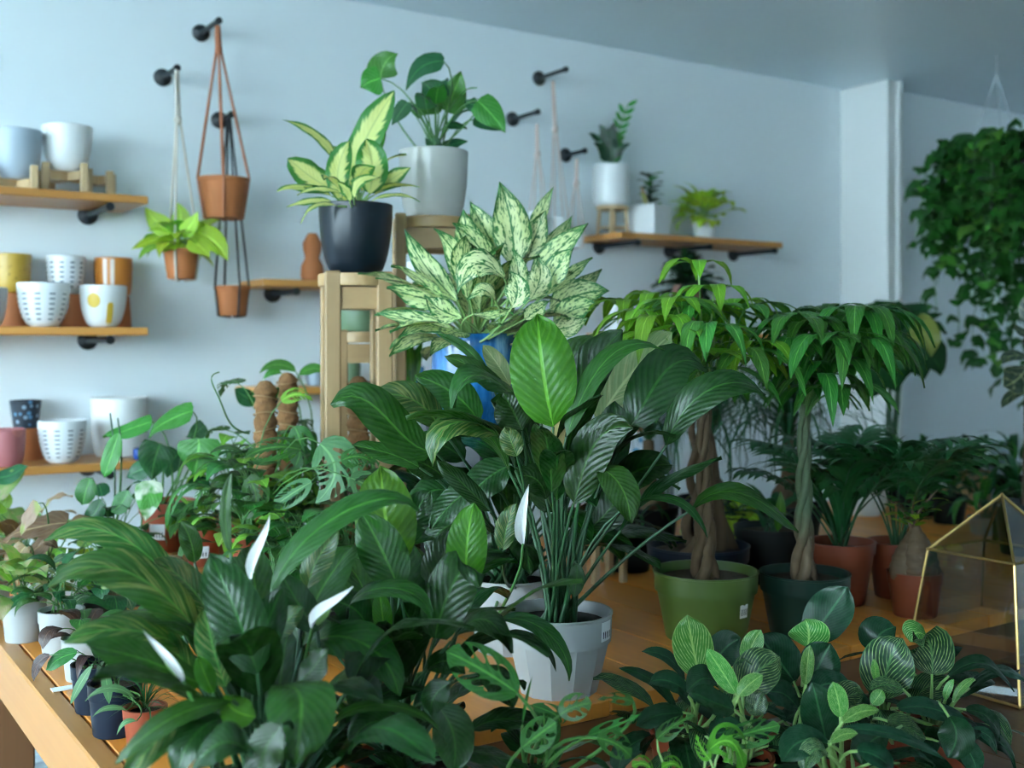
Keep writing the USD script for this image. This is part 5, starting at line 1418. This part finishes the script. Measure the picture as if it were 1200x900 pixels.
def pole_plant(label, px, t, ytop, z0, mat, seed, pr=.05, lim=(.10, .34), nl=20, pm=None, yellow=.6):
    c = at(px, 0, t, z0)
    pl = Plant('pole_plant', label, 'potted plant', c, swiss, stem_green, c + (0, 0, .09), seed=seed)
    pot(pl.p, c, pr, .095, mat, rim=.2, soil=.012)
    zt = ZC - (ytop - 400) / F * t
    hh = zt - c[2] - .03
    prof = [(0, .03)] + [(.0225 + .0025 * math.sin(z * 190) + .0012 * math.sin(z * 71), z) for z in np.linspace(.03, hh, 90)] + [(.019, hh + .012), (.012, hh + .021), (0, hh + .024)]
    v, f = lathe(c, prof, 20)
    v = v + (fbm(v * 160, 2, seed)[:, None] - .5) * .005
    obj(pl.p, 'coir_pole', (v, f), coir, True)
    nt = 12
    for k in range(int(hh / .034)):
        a = np.linspace(0, 2 * math.pi, nt)
        z = .05 + .034 * k
        obj(pl.p, 'twine', tube(np.stack([c[0] + .0248 * np.cos(a), c[1] + .0248 * np.sin(a), c[2] + z + .006 * np.cos(a + k)], -1), .0016, 4, False), plain('twine', (.34, .20, .09), .9, .2), True)
    r = random.Random(seed)
    for i in range(nl):
        az, z, rad = i * 2.4 + r.uniform(-.4, .4), r.uniform(*lim), r.uniform(.05, .12)
        o = np.array([math.cos(az), math.sin(az), 0])
        a = c + o * .024 + UP * (z - .02)
        b = c + o * rad + UP * (z + r.uniform(.0, .05))
        ln = r.uniform(.08, .12)
        tip = b + o * ln * .75 - UP * ln * r.uniform(.25, .7)
        m_ = b + o * ln * .42 + UP * ln * .05
        mt = r.choice([swiss, swiss, swiss_p, swiss_l if r.random() < yellow else swiss])
        pl.blade([b, m_, tip], ln * .62, nz(UP + o * .2 + LEFT * .2), mat=mt, root=a, tmpl=holed_template(i % 4, 5, 1.0), jit=.002, r0=.002, fold=.2, curl=.3)
    return pl


pole1 = pole_plant('coir pole wound with twine and slotted-leaf vine, leftmost of the three poles', 311, 2.40, 442, RZ, red_plastic, 101)
pole_plant('coir pole just right of the leftmost one, carrying a slotted-leaf vine', 337, 2.62, 433, TOP, red_plastic, 102, nl=18)
pole_plant('coir pole seen between the legs of the wooden plant stand', 420, 2.45, 437, TOP, red_plastic, 103, pr=.045, lim=(.06, .30), nl=22)
for pts, t, w, n, m, k in (([(352, 527), (315, 525), (286, 537)], 2.22, 46, (.6, 1, .2), swiss, 1), ([(375, 520), (392, 545), (369, 590)], 2.10, 60, (.8, .8, .2), swiss_p, 0), ([(365, 565), (340, 580), (320, 595)], 2.12, 30, (.9, .6, .2), swiss_p, 1),
                           ([(330, 470), (348, 462), (367, 470)], 2.36, 22, (.8, .6, .2), scind_y, 2), ([(345, 500), (352, 520), (345, 548)], 2.3, 34, (1, .4, .2), swiss, 3), ([(290, 560), (300, 580), (285, 610)], 2.2, 34, (1, .4, .2), swiss, 0),
                           ([(410, 560), (430, 570), (445, 595)], 2.0, 36, (.9, .6, .2), swiss_p, 1), ([(400, 540), (420, 535), (440, 545)], 2.05, 32, (.7, .8, .2), swiss, 2)):
    pole1.px(pts, t, w, n, mat=m, tmpl=holed_template(k, 6, 1.1), fold=.15, curl=.25, jit=.02, r0=.002, lift=.3)
tip = W(250, 437, 2.2)
obj(pole1.p, 'tendril', tube(make_interp_spline([0, .3, .6, .9, 1], np.array([W(292, 508, 2.3), W(268, 493, 2.25), W(256, 465, 2.2), W(249, 440, 2.2), W(257, 436, 2.2)]), k=3)(np.linspace(0, 1, 24)), np.linspace(.0022, .0012, 24), 5), stem_green, True)


def mound(pl, n, rx, rz, seed, ln=(.05, .08), mats=None, prof='heart', zc=.06, hang=.4, wk=.75):
    """A tangled mound of small leaves over the pot, the outer ones hanging."""
    r = random.Random(seed)
    for i in range(n):
        az, q = r.uniform(0, 6.283), math.sqrt(r.random())
        o = np.array([math.cos(az), math.sin(az), 0])
        z = rz * (1 - q ** 2) * r.uniform(.5, 1.05)
        b = pl.root + o * rx * q + UP * z
        l_ = r.uniform(*ln)
        dz = hang * q + r.uniform(-.2, .25)
        m_ = b + o * l_ * .45 + UP * l_ * .08
        tip = b + o * l_ * .85 - UP * l_ * dz
        pl.blade([b, m_, tip], l_ * wk, nz(UP + o * q * .6 + np.array([r.uniform(-.4, .4), r.uniform(-.4, .4), 0])), mat=r.choice(mats or [pl.mat]), prof=prof, cord=.1 if prof == 'heart' else 0, nu=7, nv=5, jit=.02, r0=.0014, lift=.3)


for px, t, z, mats, lab, seed, n, rx in ((290, 2.24, RZ, [scind, scind, scind_y], 'tangled green trailing plant in front of the leftmost coir pole', 201, 50, .075), (350, 2.13, TOP, [scind, scind_y, swiss], 'mixed dark and lime trailing plant below the wooden stand leg', 202, 60, .12),
                                     (275, 2.52, RZ, [scind_y, scind, scind_y], 'lime-green trailing plant behind the leftmost coir pole', 203, 50, .09), (410, 2.11, TOP, [scind, swiss_p, scind], 'grey-green trailing plant at the foot of the wooden stand', 204, 55, .11),
                                     (392, 2.66, TOP, [scind_y, syng, scind], 'pale lime trailing plant right of the second coir pole', 205, 55, .12), (320, 1.98, TOP, [scind, scind, bigleaf], 'low dark trailing plant behind the pointed white lily bud', 206, 60, .11)):
    c = at(px, 0, t, z)
    pl = Plant('trailing_plant', lab, 'potted plant', c, scind, stem_green, c + (0, 0, .085), seed=seed)
    pot(pl.p, c, .05, .095, red_plastic if seed % 2 else black_plastic, rim=.2, soil=.012)
    mound(pl, n, rx, .20 if seed != 206 else .12, seed, mats=mats)

c = at(196, 0, 2.60, RZ)
pl = Plant('heart_leaf_plant', 'heart-leaved plant with several large blades in the larger labelled red pot', 'potted plant', c, philo, stem_green, c + (0, 0, .10), seed=21)
pot(pl.p, c, .064, .112, red_plastic, rim=.2, taper=.74, soil=.012)
sticker(pl.p, c, .0522, .0572, .03, .066, az_to_cam(c, -24), .034)
for pts, t, w, n, m in (([(226, 482), (202, 490), (174, 513)], 2.52, 38, (.7, .9, .2), philo), ([(233, 514), (232, 535), (226, 557)], 2.48, 54, (1, .35, .2), philo), ([(188, 520), (181, 540), (178, 563)], 2.55, 44, (1, .5, 0), philo_d),
                        ([(178, 494), (152, 503), (121, 513)], 2.55, 32, (.7, .9, .2), philo), ([(240, 498), (232, 505), (218, 512)], 2.58, 26, (.8, .6, 0), philo_d), ([(172, 548), (162, 552), (148, 560)], 2.6, 26, (1, .4, 0), philo_d), ([(210, 530), (200, 545), (196, 560)], 2.6, 30, (1, .4, 0), philo_d),
                        ([(222, 560), (236, 566), (246, 578)], 2.5, 24, (1, .4, 0), philo_d)):
    pl.px(pts, t, w, n, mat=m, prof='heart', cord=.14, nu=10, nv=7, fold=.22, r0=.0028, jit=.018, lift=.1)
c = at(238, 0, 2.42, RZ)
pl = Plant('small_plant', 'small leafy plant with one yellowing leaf in the smaller labelled red pot', 'potted plant', c, scind, stem_green, c + (0, 0, .072), seed=22)
pot(pl.p, c, .040, .078, red_plastic, rim=.22, taper=.76, soil=.010)
sticker(pl.p, c, .0335, .0362, .02, .045, az_to_cam(c, -10), .034)
rosette(pl, 16, (.05, .07), (.025, .035), (20, 80), (.03, .08), 23, droop=.6, prof='lance', nu=7, nv=5, mats=[scind, scind, scind_y], r0=.0016, jit=.01)

# small pots along the left edge
for (px, t, r, h, m, lab, kind, seed) in ((28, 2.10, .040, .075, white_plastic, 'white pot of pale arrow-shaped leaves near the left end of the table', 'arrow', 1), (-12, 2.26, .040, .075, white_plastic, 'white pot of small dark veined leaves cut by the left edge of the picture', 'nerve', 2),
                                       (72, 2.02, .040, .075, white_plastic, 'white pot whose rim is hidden by a browned lily leaf, left end of the table', 'green', 3), (48, 2.30, .04, .07, white_plastic, 'pot of large brown crinkled leaves at the left, behind the white pots', 'brown', 4),
                                       (98, 2.32, .04, .08, white_plastic, 'plant with one small white flower and yellow-green leaves behind the white pots', 'flower', 5), (22, 2.50, .055, .08, terracotta, 'yellow-green and rosy leaved plant at the far left back of the table', 'rosy', 6),
                                       (135, 1.60, .0375, .072, navy_plastic, 'nearest small navy pot with bark soil, beside the plank seam', 'droop', 7), (112, 1.70, .036, .070, navy_plastic, 'second small navy pot, just behind the nearest one', 'droop', 8),
                                       (170, 1.56, .030, .050, red_plastic, 'tiny orange-red pot of fine grass beside the navy pot', 'grass', 9), (100, 1.86, .038, .068, white_plastic, 'small white pot with bronze-brown leaves behind the navy pots', 'bronze', 10),
                                       (128, 2.44, .04, .085, black_plastic, 'tall thin climbing vine with pale leaves left of the heart-leaved plant', 'climb', 11), (158, 2.38, .035, .07, black_plastic, 'white-splashed trailing plant hanging over the front of the larger red pot', 'pothos', 12),
                                       (120, 2.12, .048, .08, black_plastic, 'spotted dark-leaved plant behind the upper browned lily leaf', 'spot', 13), (5, 2.62, .05, .09, white_plastic, 'tall yellow-green plant at the very left edge, under the lowest shelf', 'yellow', 15),
                                       (225, 1.85, .045, .07, orange_glaze, 'yellow-orange cup with a dark green plant below the labelled red pots', 'green', 16)):
    c = at(px, 0, t)
    pl = Plant('small_plant', lab, 'potted plant', c, scind, stem_green, c + (0, 0, h - .008), seed=300 + seed)
    pot(pl.p, c, r, h, m, rim=.24, taper=.80, soil=.008, soilmat=bark_soil if kind == 'droop' else soil_mat, name='pot')
    S = 310 + seed
    if kind == 'arrow':
        rosette(pl, 22, (.05, .075), (.035, .05), (15, 80), (.03, .09), S, droop=.6, prof='heart', cord=.2, nu=8, nv=5, mats=[syng, syng, scind_y], r0=.0015, jit=.01)
    elif kind == 'nerve':
        rosette(pl, 22, (.03, .045), (.02, .03), (10, 85), (.015, .05), S, droop=.5, prof='oval', nu=7, nv=5, mats=[nerve], r0=.0012, jit=.01)
    elif kind == 'green':
        rosette(pl, 20, (.05, .07), (.02, .03), (20, 85), (.02, .08), S, droop=.6, prof='lance', nu=7, nv=5, mats=[scind, palm_g, philo_d], r0=.0015, jit=.01)
    elif kind == 'brown':
        for pts, tt, w, mm in (([(78, 613), (42, 618), (4, 634)], 2.24, 42, bego), ([(45, 590), (35, 605), (24, 628)], 2.2, 22, bego_p), ([(20, 650), (10, 660), (-6, 672)], 2.2, 30, bego), ([(60, 632), (40, 645), (22, 664)], 2.26, 30, bego), ([(110, 618), (92, 612), (72, 622)], 2.34, 26, bego), ([(30, 640), (20, 655), (22, 690)], 2.2, 26, bego)):
            pl.px(pts, tt, w, (.7, .9, .2), mat=mm, prof='heart', cord=.15, nu=11, nv=9, ripple=.12, r0=.002, jit=.015)
        rosette(pl, 12, (.06, .08), (.05, .06), (5, 60), (.03, .08), S, droop=.6, prof='heart', cord=.15, nu=8, nv=7, ripple=.12, mats=[bego, bego_p, bego], r0=.002, jit=.015)
    elif kind == 'flower':
        rosette(pl, 22, (.05, .075), (.035, .045), (10, 75), (.03, .09), S, droop=.6, prof='heart', cord=.1, nu=7, nv=5, mats=[syng, scind_y, neon], r0=.0015, jit=.015)
        spathe(pl, [(78, 668), (86, 660), (92, 655), (98, 650)], 2.2, 16, (.8, .6, 0))
        obj(pl.p, 'spike', tube([W(77, 670, 2.19), W(78, 655, 2.19), W(79, 643, 2.19)], [.003, .0032, .002], 7), spathe_white, True)
    elif kind == 'rosy':
        rosette(pl, 22, (.06, .085), (.045, .06), (10, 80), (.04, .12), S, droop=.6, prof='heart', cord=.15, nu=8, nv=7, ripple=.12, mats=[syng, bego_p, scind_y, bego], r0=.0018, jit=.015)
    elif kind == 'droop':
        rosette(pl, 5, (.05, .07), (.014, .02), (35, 75), (.012, .03), S, droop=.9, prof='lance', nu=8, nv=5, mats=[lily_d, red_dark, scind], r0=.0015, jit=.01)
        if seed == 7:
            for pts, tt, w in (([(108, 780), (95, 800), (82, 826)], 1.55, 13), ([(123, 785), (125, 800), (128, 825)], 1.53, 13), ([(158, 818), (130, 806), (100, 822)], 1.50, 11), ([(148, 832), (125, 830), (108, 840)], 1.50, 8), ([(160, 845), (150, 845), (137, 861)], 1.48, 8)):
                pl.px(pts, tt, w, (.8, .8, .3), mat=swiss_p, prof='lance', nu=9, nv=5, r0=.0014, jit=.01)
        else:
            for pts, tt, w, mm in (([(90, 765), (70, 772), (54, 785)], 1.66, 24, scind), ([(58, 768), (46, 776), (40, 798)], 1.66, 16, red_dark)):
                pl.px(pts, tt, w, (.8, .8, .3), mat=mm, prof='oval', nu=9, nv=7, r0=.0014, jit=.01)
    elif kind == 'grass':
        rosette(pl, 46, (.05, .075), (.002, .003), (35, 88), (.005, .01), S, droop=.5, prof='strap', nu=6, nv=3, mats=[palm_g], stalk=False)
    elif kind == 'bronze':
        rosette(pl, 12, (.04, .06), (.025, .035), (15, 75), (.02, .06), S, droop=.6, prof='oval', nu=7, nv=5, mats=[red_dark, red_dark, scind], r0=.0014, jit=.01)
    elif kind == 'climb':
        for (x1, y1) in ((129, 484), (138, 490)):
            obj(pl.p, 'stem', tube(bez(pl.root, W(x1 + 12, 560, t), W(x1, y1, t), 10), np.linspace(.0026, .0018, 10), 5), stem_dark, True)
        for pts, w, mm in (([(139, 508), (131, 532), (122, 560)], 22, philo), ([(105, 560), (100, 578), (96, 592)], 26, swiss), ([(150, 575), (142, 590), (130, 600)], 24, scind), ([(118, 585), (112, 600), (100, 612)], 24, philo_d)):
            pl.px(pts, t - .05, w, (1, .3, .3), mat=mm, prof='oval', nu=9, nv=7, r0=.0016, jit=.01)
        rosette(pl, 20, (.05, .07), (.035, .045), (25, 85), (.04, .16), S, droop=.6, prof='heart', cord=.1, nu=7, nv=5, mats=[scind, philo_d, scind], r0=.0015, jit=.01)
    elif kind == 'pothos':
        pl.px([(174, 563), (174, 585), (170, 611)], t - .02, 34, (1, .2, .2), mat=pothos, prof='heart', cord=.1, nu=9, nv=7, r0=.002)
        rosette(pl, 12, (.05, .07), (.04, .05), (10, 80), (.03, .09), S, droop=.7, prof='heart', cord=.1, nu=7, nv=5, mats=[pothos, scind, philo_d], r0=.0015, jit=.01)
    elif kind == 'spot':
        rosette(pl, 34, (.045, .065), (.03, .042), (5, 85), (.03, .13), S, droop=.6, prof='oval', nu=7, nv=5, mats=[scind, nerve, philo_d, bego], r0=.0015, jit=.012)
    elif kind == 'yellow':
        for pts, w, mm in (([(-8, 560), (15, 556), (32, 546)], 26, philo_d), ([(-10, 585), (10, 565), (28, 552)], 36, syng), ([(-5, 600), (5, 590), (8, 575)], 22, scind_y)):
            pl.px(pts, t, w, (.8, .8, .3), mat=mm, prof='oval', nu=9, nv=7, r0=.002, jit=.01)
        rosette(pl, 18, (.06, .08), (.045, .055), (10, 80), (.04, .13), S, droop=.6, prof='heart', cord=.1, nu=8, nv=5, mats=[syng, scind_y, bego_p], r0=.0018, jit=.015)
for px, t, lab, lv in ((345, 2.76, 'tall plant with flat glossy leaves rising just above the second coir pole', [([(347, 436), (327, 427), (304, 437)], 17, philo), ([(350, 440), (367, 432), (384, 437)], 17, philo), ([(330, 438), (318, 436), (308, 446)], 12, philo), ([(302, 474), (286, 464), (275, 456)], 24, philo_d)]),
                       (484, 2.90, 'upright bright green plant between the wooden stands and the blue pot', [([(480, 450), (481, 424), (477, 394)], 17, lily_b), ([(486, 450), (488, 422), (495, 400)], 15, lily_b), ([(482, 455), (476, 435), (472, 420)], 14, philo)])):
    c = at(px, 0, t)
    pl = Plant('upright_plant', lab, 'potted plant', c, philo, stem_green, c + (0, 0, .09), seed=px)
    pot(pl.p, c, .042, .095, black_plastic, rim=.2, soil=.01)
    for pts, w, mm in lv:
        pl.px(pts, t, w, (.8, .7, .2), mat=mm, prof='lance', nu=10, nv=5, jit=.01, lift=.1)
    rosette(pl, 10, (.07, .09), (.03, .04), (40, 85), (.04, .12), px, droop=.5, prof='lance', mats=[philo_d, philo], nu=8, nv=5)
c = at(74, 0, 1.80)
tg_ = thing('plant_tag', 'small white plastic plant tag lying on the table planks by the navy pots', 'tag', c)
obj(tg_, 'tag', box(c + (0, 0, .0012), (.035, .02, .002), .0006), label_white, False)

# ------------------------------------------------------------ slotted-leaf plant in front, centre
c = at(628, 0, 1.47, LOW)
pl = Plant('slotted_leaf_plant', 'plant with slotted holey leaves on tall stalks in front of the ribbed white pot', 'potted plant', c, swiss, stem_green, c + (0, 0, .085), seed=41)
pot(pl.p, c, .055, .095, black_plastic, rim=.2, soil=.012)
T0 = 1.31
for pts, t, w, n, m, k, nh in (([(606, 812), (567, 786), (522, 763)], T0 - .04, 58, (1, .5, 0), swiss, 1, 4), ([(656, 838), (674, 828), (694, 824)], T0 - .02, 32, (1, .25, 0), swiss, 3, 3), ([(612, 876), (630, 862), (652, 846)], T0 - .05, 42, (.9, .7, 0), swiss, 1, 3),
                           ([(690, 862), (718, 852), (752, 836)], T0, 22, (.7, .9, 0), swiss, 0, 2), ([(742, 822), (725, 818), (700, 820)], T0 + .05, 20, (.7, .9, 0), swiss, 2, 2), ([(640, 858), (655, 848), (620, 826)], T0 + .06, 24, (.8, .8, 0), swiss, 1, 3), ([(700, 865), (722, 872), (740, 888)], T0 - .03, 34, (.9, .7, 0), swiss, 3, 3)):
    pl.px(pts, t, w, n, mat=m, tmpl=holed_template(k, nh, 1.15), fold=.12, curl=.15, r0=.0034, jit=.012, lift=.12)
pl.px([(612, 850), (618, 815), (624, 792)], T0, 7, (1, .2, 0), mat=swiss, prof='lance', nu=8, nv=5, fold=1.0, jit=.01)
rosette(pl, 8, (.07, .09), (.04, .05), (30, 70), (.04, .10), 411, droop=.6, prof='heart', cord=.1, mats=[swiss, bigleaf], nu=8, nv=5)
c = at(840, 0, 1.36, LOW)
pl = Plant('slotted_leaf_plant', 'lime-green deeply slotted leaves low in front of the pinstriped plants', 'potted plant', c, swiss_l, stem_pale, c + (0, 0, .08), seed=42)
pot(pl.p, c, .05, .09, black_plastic, rim=.2, soil=.012)
for pts, t, w, n, m, k in (([(830, 880), (850, 868), (872, 905)], 1.34, 50, (.9, .6, 0), swiss_l, 1), ([(832, 890), (818, 868), (816, 860)], 1.33, 16, (1, .3, 0), swiss_l, 0), ([(850, 868), (880, 858), (915, 850)], 1.38, 40, (.7, .9, 0), swiss, 3), ([(770, 866), (790, 850), (815, 838)], 1.38, 26, (.7, .9, 0), swiss, 2), ([(765, 905), (755, 895), (740, 898)], 1.34, 26, (.8, .8, 0), swiss_l, 1), ([(800, 905), (790, 895), (775, 900)], 1.34, 26, (.8, .8, 0), swiss_l, 1)):
    pl.px(pts, t, w, n, mat=m, tmpl=holed_template(k, 4, 1.2), fold=.12, curl=.3, r0=.0026, jit=.012, lift=.12)

# ------------------------------------------------------------ pinstriped philodendrons
bl = {
    0: (800, 1.66, 'pinstriped plant with one upright pale veined leaf in front of the olive green pot', [
        ([(820, 792), (812, 758), (806, 721)], 1.53, 46, (1, .1, 0), birk_l), ([(802, 797), (778, 768), (752, 763)], 1.55, 18, (.7, .9, 0), birk_d), ([(792, 832), (762, 796), (725, 783)], 1.53, 18, (.7, .9, 0), birk_d), ([(838, 782), (848, 762), (868, 748)], 1.60, 42, (1, .5, 0), birk_d),
        ([(806, 815), (790, 800), (760, 800)], 1.5, 30, (.7, .9, 0), birk_d), ([(800, 835), (775, 838), (745, 850)], 1.50, 34, (.6, 1, 0), birk_d), ([(840, 800), (825, 795), (806, 812)], 1.5, 40, (.7, .9, 0), birk_d)]),
    1: (866, 1.56, 'pinstriped plant with a folded pale-edged young leaf, between the olive and dark green pots', [
        ([(862, 812), (848, 790), (829, 760)], 1.45, 24, (1, .2, .5), birk_l), ([(866, 808), (884, 790), (914, 770)], 1.48, 52, (1, .4, 0), birk), ([(866, 815), (878, 802), (894, 791)], 1.43, 20, (.9, .5, 0), birk_l), ([(862, 808), (872, 785), (872, 770)], 1.49, 28, (1, .3, .2), birk),
        ([(860, 832), (830, 820), (808, 812)], 1.42, 46, (.5, 1, 0), birk_d), ([(875, 778), (882, 755), (892, 738)], 1.56, 24, (1, .2, 0), birk_l), ([(882, 838), (888, 822), (895, 812)], 1.46, 26, (1, .4, 0), birk), ([(870, 850), (850, 858), (830, 862)], 1.42, 44, (.6, 1, 0), birk_d)]),
    2: (940, 1.62, 'pinstriped plant with a rolled pale new leaf, in front of the dark green pot', [
        ([(930, 798), (908, 768), (888, 744)], 1.58, 52, (1, .4, .2), birk_d), ([(946, 758), (948, 744), (944, 726)], 1.60, 46, (1, .3, 0), birk_l), ([(950, 750), (972, 718), (994, 688)], 1.66, 50, (1, .3, .1), birk_d), ([(952, 800), (962, 775), (974, 754)], 1.57, 46, (1, .3, 0), birk_d),
        ([(944, 802), (946, 780), (949, 756)], 1.52, 15, (1, .1, 0), birk_l), ([(935, 830), (920, 815), (895, 810)], 1.50, 40, (.7, .9, 0), birk_d), ([(945, 820), (975, 800), (1000, 810)], 1.52, 44, (.6, 1, 0), birk_d)]),
    3: (985, 1.50, 'pinstriped plant with a small bright striped pair of leaves, front and right of centre', [
        ([(985, 840), (982, 820), (976, 799)], 1.43, 22, (1, .1, 0), birk_l), ([(988, 846), (1010, 834), (1031, 832)], 1.41, 18, (.8, .8, 0), birk_l), ([(985, 855), (1045, 860), (1107, 890)], 1.39, 20, (.6, 1, 0), birk_d), ([(974, 870), (985, 862), (1005, 860)], 1.38, 14, (.9, .5, 0), birk_l),
        ([(968, 868), (964, 850), (952, 800)], 1.46, 44, (1, .4, 0), birk_d), ([(970, 872), (945, 868), (915, 892)], 1.38, 46, (.7, .9, 0), birk_d), ([(980, 830), (995, 815), (1012, 812)], 1.5, 36, (1, .4, 0), birk), ([(970, 885), (960, 878), (942, 905)], 1.36, 30, (.9, .6, 0), birk),
        ([(1005, 880), (1025, 885), (1048, 905)], 1.38, 34, (.7, .9, 0), birk_d)]),
    4: (1042, 1.66, 'pinstriped plant with a big cupped dark leaf and a striped scroll of a leaf', [
        ([(1036, 818), (1040, 782), (1058, 748)], 1.58, 60, (1, .3, .1), birk), ([(1058, 808), (1035, 803), (1018, 808)], 1.53, 22, (.8, .8, 0), birk), ([(1030, 765), (1030, 745), (1050, 736)], 1.68, 46, (.9, .5, 0), birk_d), ([(1022, 825), (1030, 815), (1034, 808)], 1.5, 16, (1, .3, 0), birk_l),
        ([(1028, 800), (1026, 788), (1024, 772)], 1.56, 9, (1, .1, 0), birk_l), ([(1040, 845), (1060, 852), (1085, 866)], 1.47, 34, (.7, .9, 0), birk), ([(1020, 845), (1000, 825), (975, 815)], 1.52, 46, (.7, .9, 0), birk_d), ([(1040, 860), (1020, 870), (1010, 895)], 1.44, 40, (.8, .8, 0), birk_d)]),
    5: (1100, 1.72, 'rightmost pinstriped plant with a fan-shaped striped leaf, beside the glass lantern', [
        ([(1092, 790), (1092, 765), (1085, 748), (1070, 752)], 1.60, 50, (1, .3, 0), birk), ([(1085, 745), (1075, 742), (1066, 752)], 1.66, 36, (.8, .7, 0), birk_l), ([(1112, 792), (1148, 776), (1188, 811)], 1.62, 24, (.6, 1, 0), birk_d), ([(1052, 830), (1098, 832), (1136, 853)], 1.52, 34, (.6, 1, 0), birk_d),
        ([(1132, 832), (1155, 838), (1172, 868)], 1.58, 22, (.7, .9, 0), birk_d), ([(1112, 840), (1120, 855), (1110, 888)], 1.5, 40, (1, .5, 0), birk_d), ([(1118, 822), (1128, 805), (1142, 795)], 1.6, 10, (1, .4, 0), birk_l), ([(1108, 820), (1112, 805), (1118, 796)], 1.6, 9, (1, .3, 0), birk_l),
        ([(1125, 868), (1135, 880), (1145, 905)], 1.52, 26, (1, .5, 0), birk_d), ([(1140, 855), (1155, 860), (1168, 884)], 1.56, 16, (.8, .8, 0), birk_d)]),
}
for k, (px, t, lab, lv) in bl.items():
    t = t - .02
    c = at(px, 0, t, LOW)
    pl = Plant('pinstripe_plant', lab, 'potted plant', c, birk, stem_pale, c + (0, 0, .085), seed=500 + k)
    pot(pl.p, c, .048, .10, red_plastic, rim=.2, soil=.014)
    for pts, tt, w, n, m in lv:
        pl.px(pts, tt, w * 1.06, n, mat=m, prof='oval', nu=13, nv=9, fold=.22, curl=.15, ripple=.03, r0=.0042 if m is birk_l else .0034, jit=.012, lift=.15)
    rosette(pl, 12, (.075, .10), (.045, .06), (0, 60), (.04, .10), 510 + k, droop=.55, prof='oval', mats=[birk_d, birk_d, birk], nu=9, nv=7, r0=.0034)

# ------------------------------------------------------------ the glass lantern
gg = G('lantern_glass')
_f = schlick(gg, .08)
lantern_glass = gg.done(gg.n('mix_closure', 'closure', fac=_f, closure1=gg.n('transparent_bsdf', 'BSDF', color=(0.93, 0.96, 0.955)), closure2=gg.n('glossy_bsdf', 'BSDF', roughness=0.03)))
tx, ty = 2.012, 1.315
tr = thing('glass_lantern', 'house-shaped glass terrarium lantern with thin brass edges at lower right', 'terrarium', (tx, ty, LOW))
sqr = lambda a, z: [np.array([tx + sx * a, ty + sy * a, LOW + z]) for sx, sy in ((-1, -1), (1, -1), (1, 1), (-1, 1))]
B0, E0, AP = sqr(.123, .004), sqr(.092, .252), np.array([tx + .012, ty, LOW + .362])


def pane(parent, pts, th=.0022, name='pane'):
    P = np.array(pts)
    n = nz(np.cross(P[1] - P[0], P[2] - P[0])) * th / 2
    k = len(P)
    v = np.vstack([P - n, P + n])
    tri = [(0, i, i + 1) for i in range(1, k - 1)]
    f = [(a, c_, b) for a, b, c_ in tri] + [(a + k, b + k, c_ + k) for a, b, c_ in tri] + [q for i in range(k) for q in ((i, (i + 1) % k, (i + 1) % k + k), (i, (i + 1) % k + k, i + k))]
    obj(parent, name, (v, np.array(f)), lantern_glass, False)


mid = np.array([tx, ty, LOW + .15])
ins = lambda p, k=.985: mid + (np.asarray(p) - mid) * k
for i in range(4):
    j = (i + 1) % 4
    pane(tr, [ins(B0[i]), ins(B0[j]), ins(E0[j]), ins(E0[i])])
    pane(tr, [ins(E0[i]), ins(E0[j]), ins(AP)], name='roof_pane')
    for a, b in ((B0[i], B0[j]), (E0[i], E0[j]), (B0[i], E0[i]), (E0[i], AP)):
        obj(tr, 'brass_edge', cat([tube([a, b], .0028, 6), blob(a, (.0038,) * 3, 1, 0, 1), blob(b, (.0038,) * 3, 1, 0, 1)]), brass, 40)
pane(tr, [p + (0, 0, .001) for p in sqr(.121, .004)], name='base_pane')
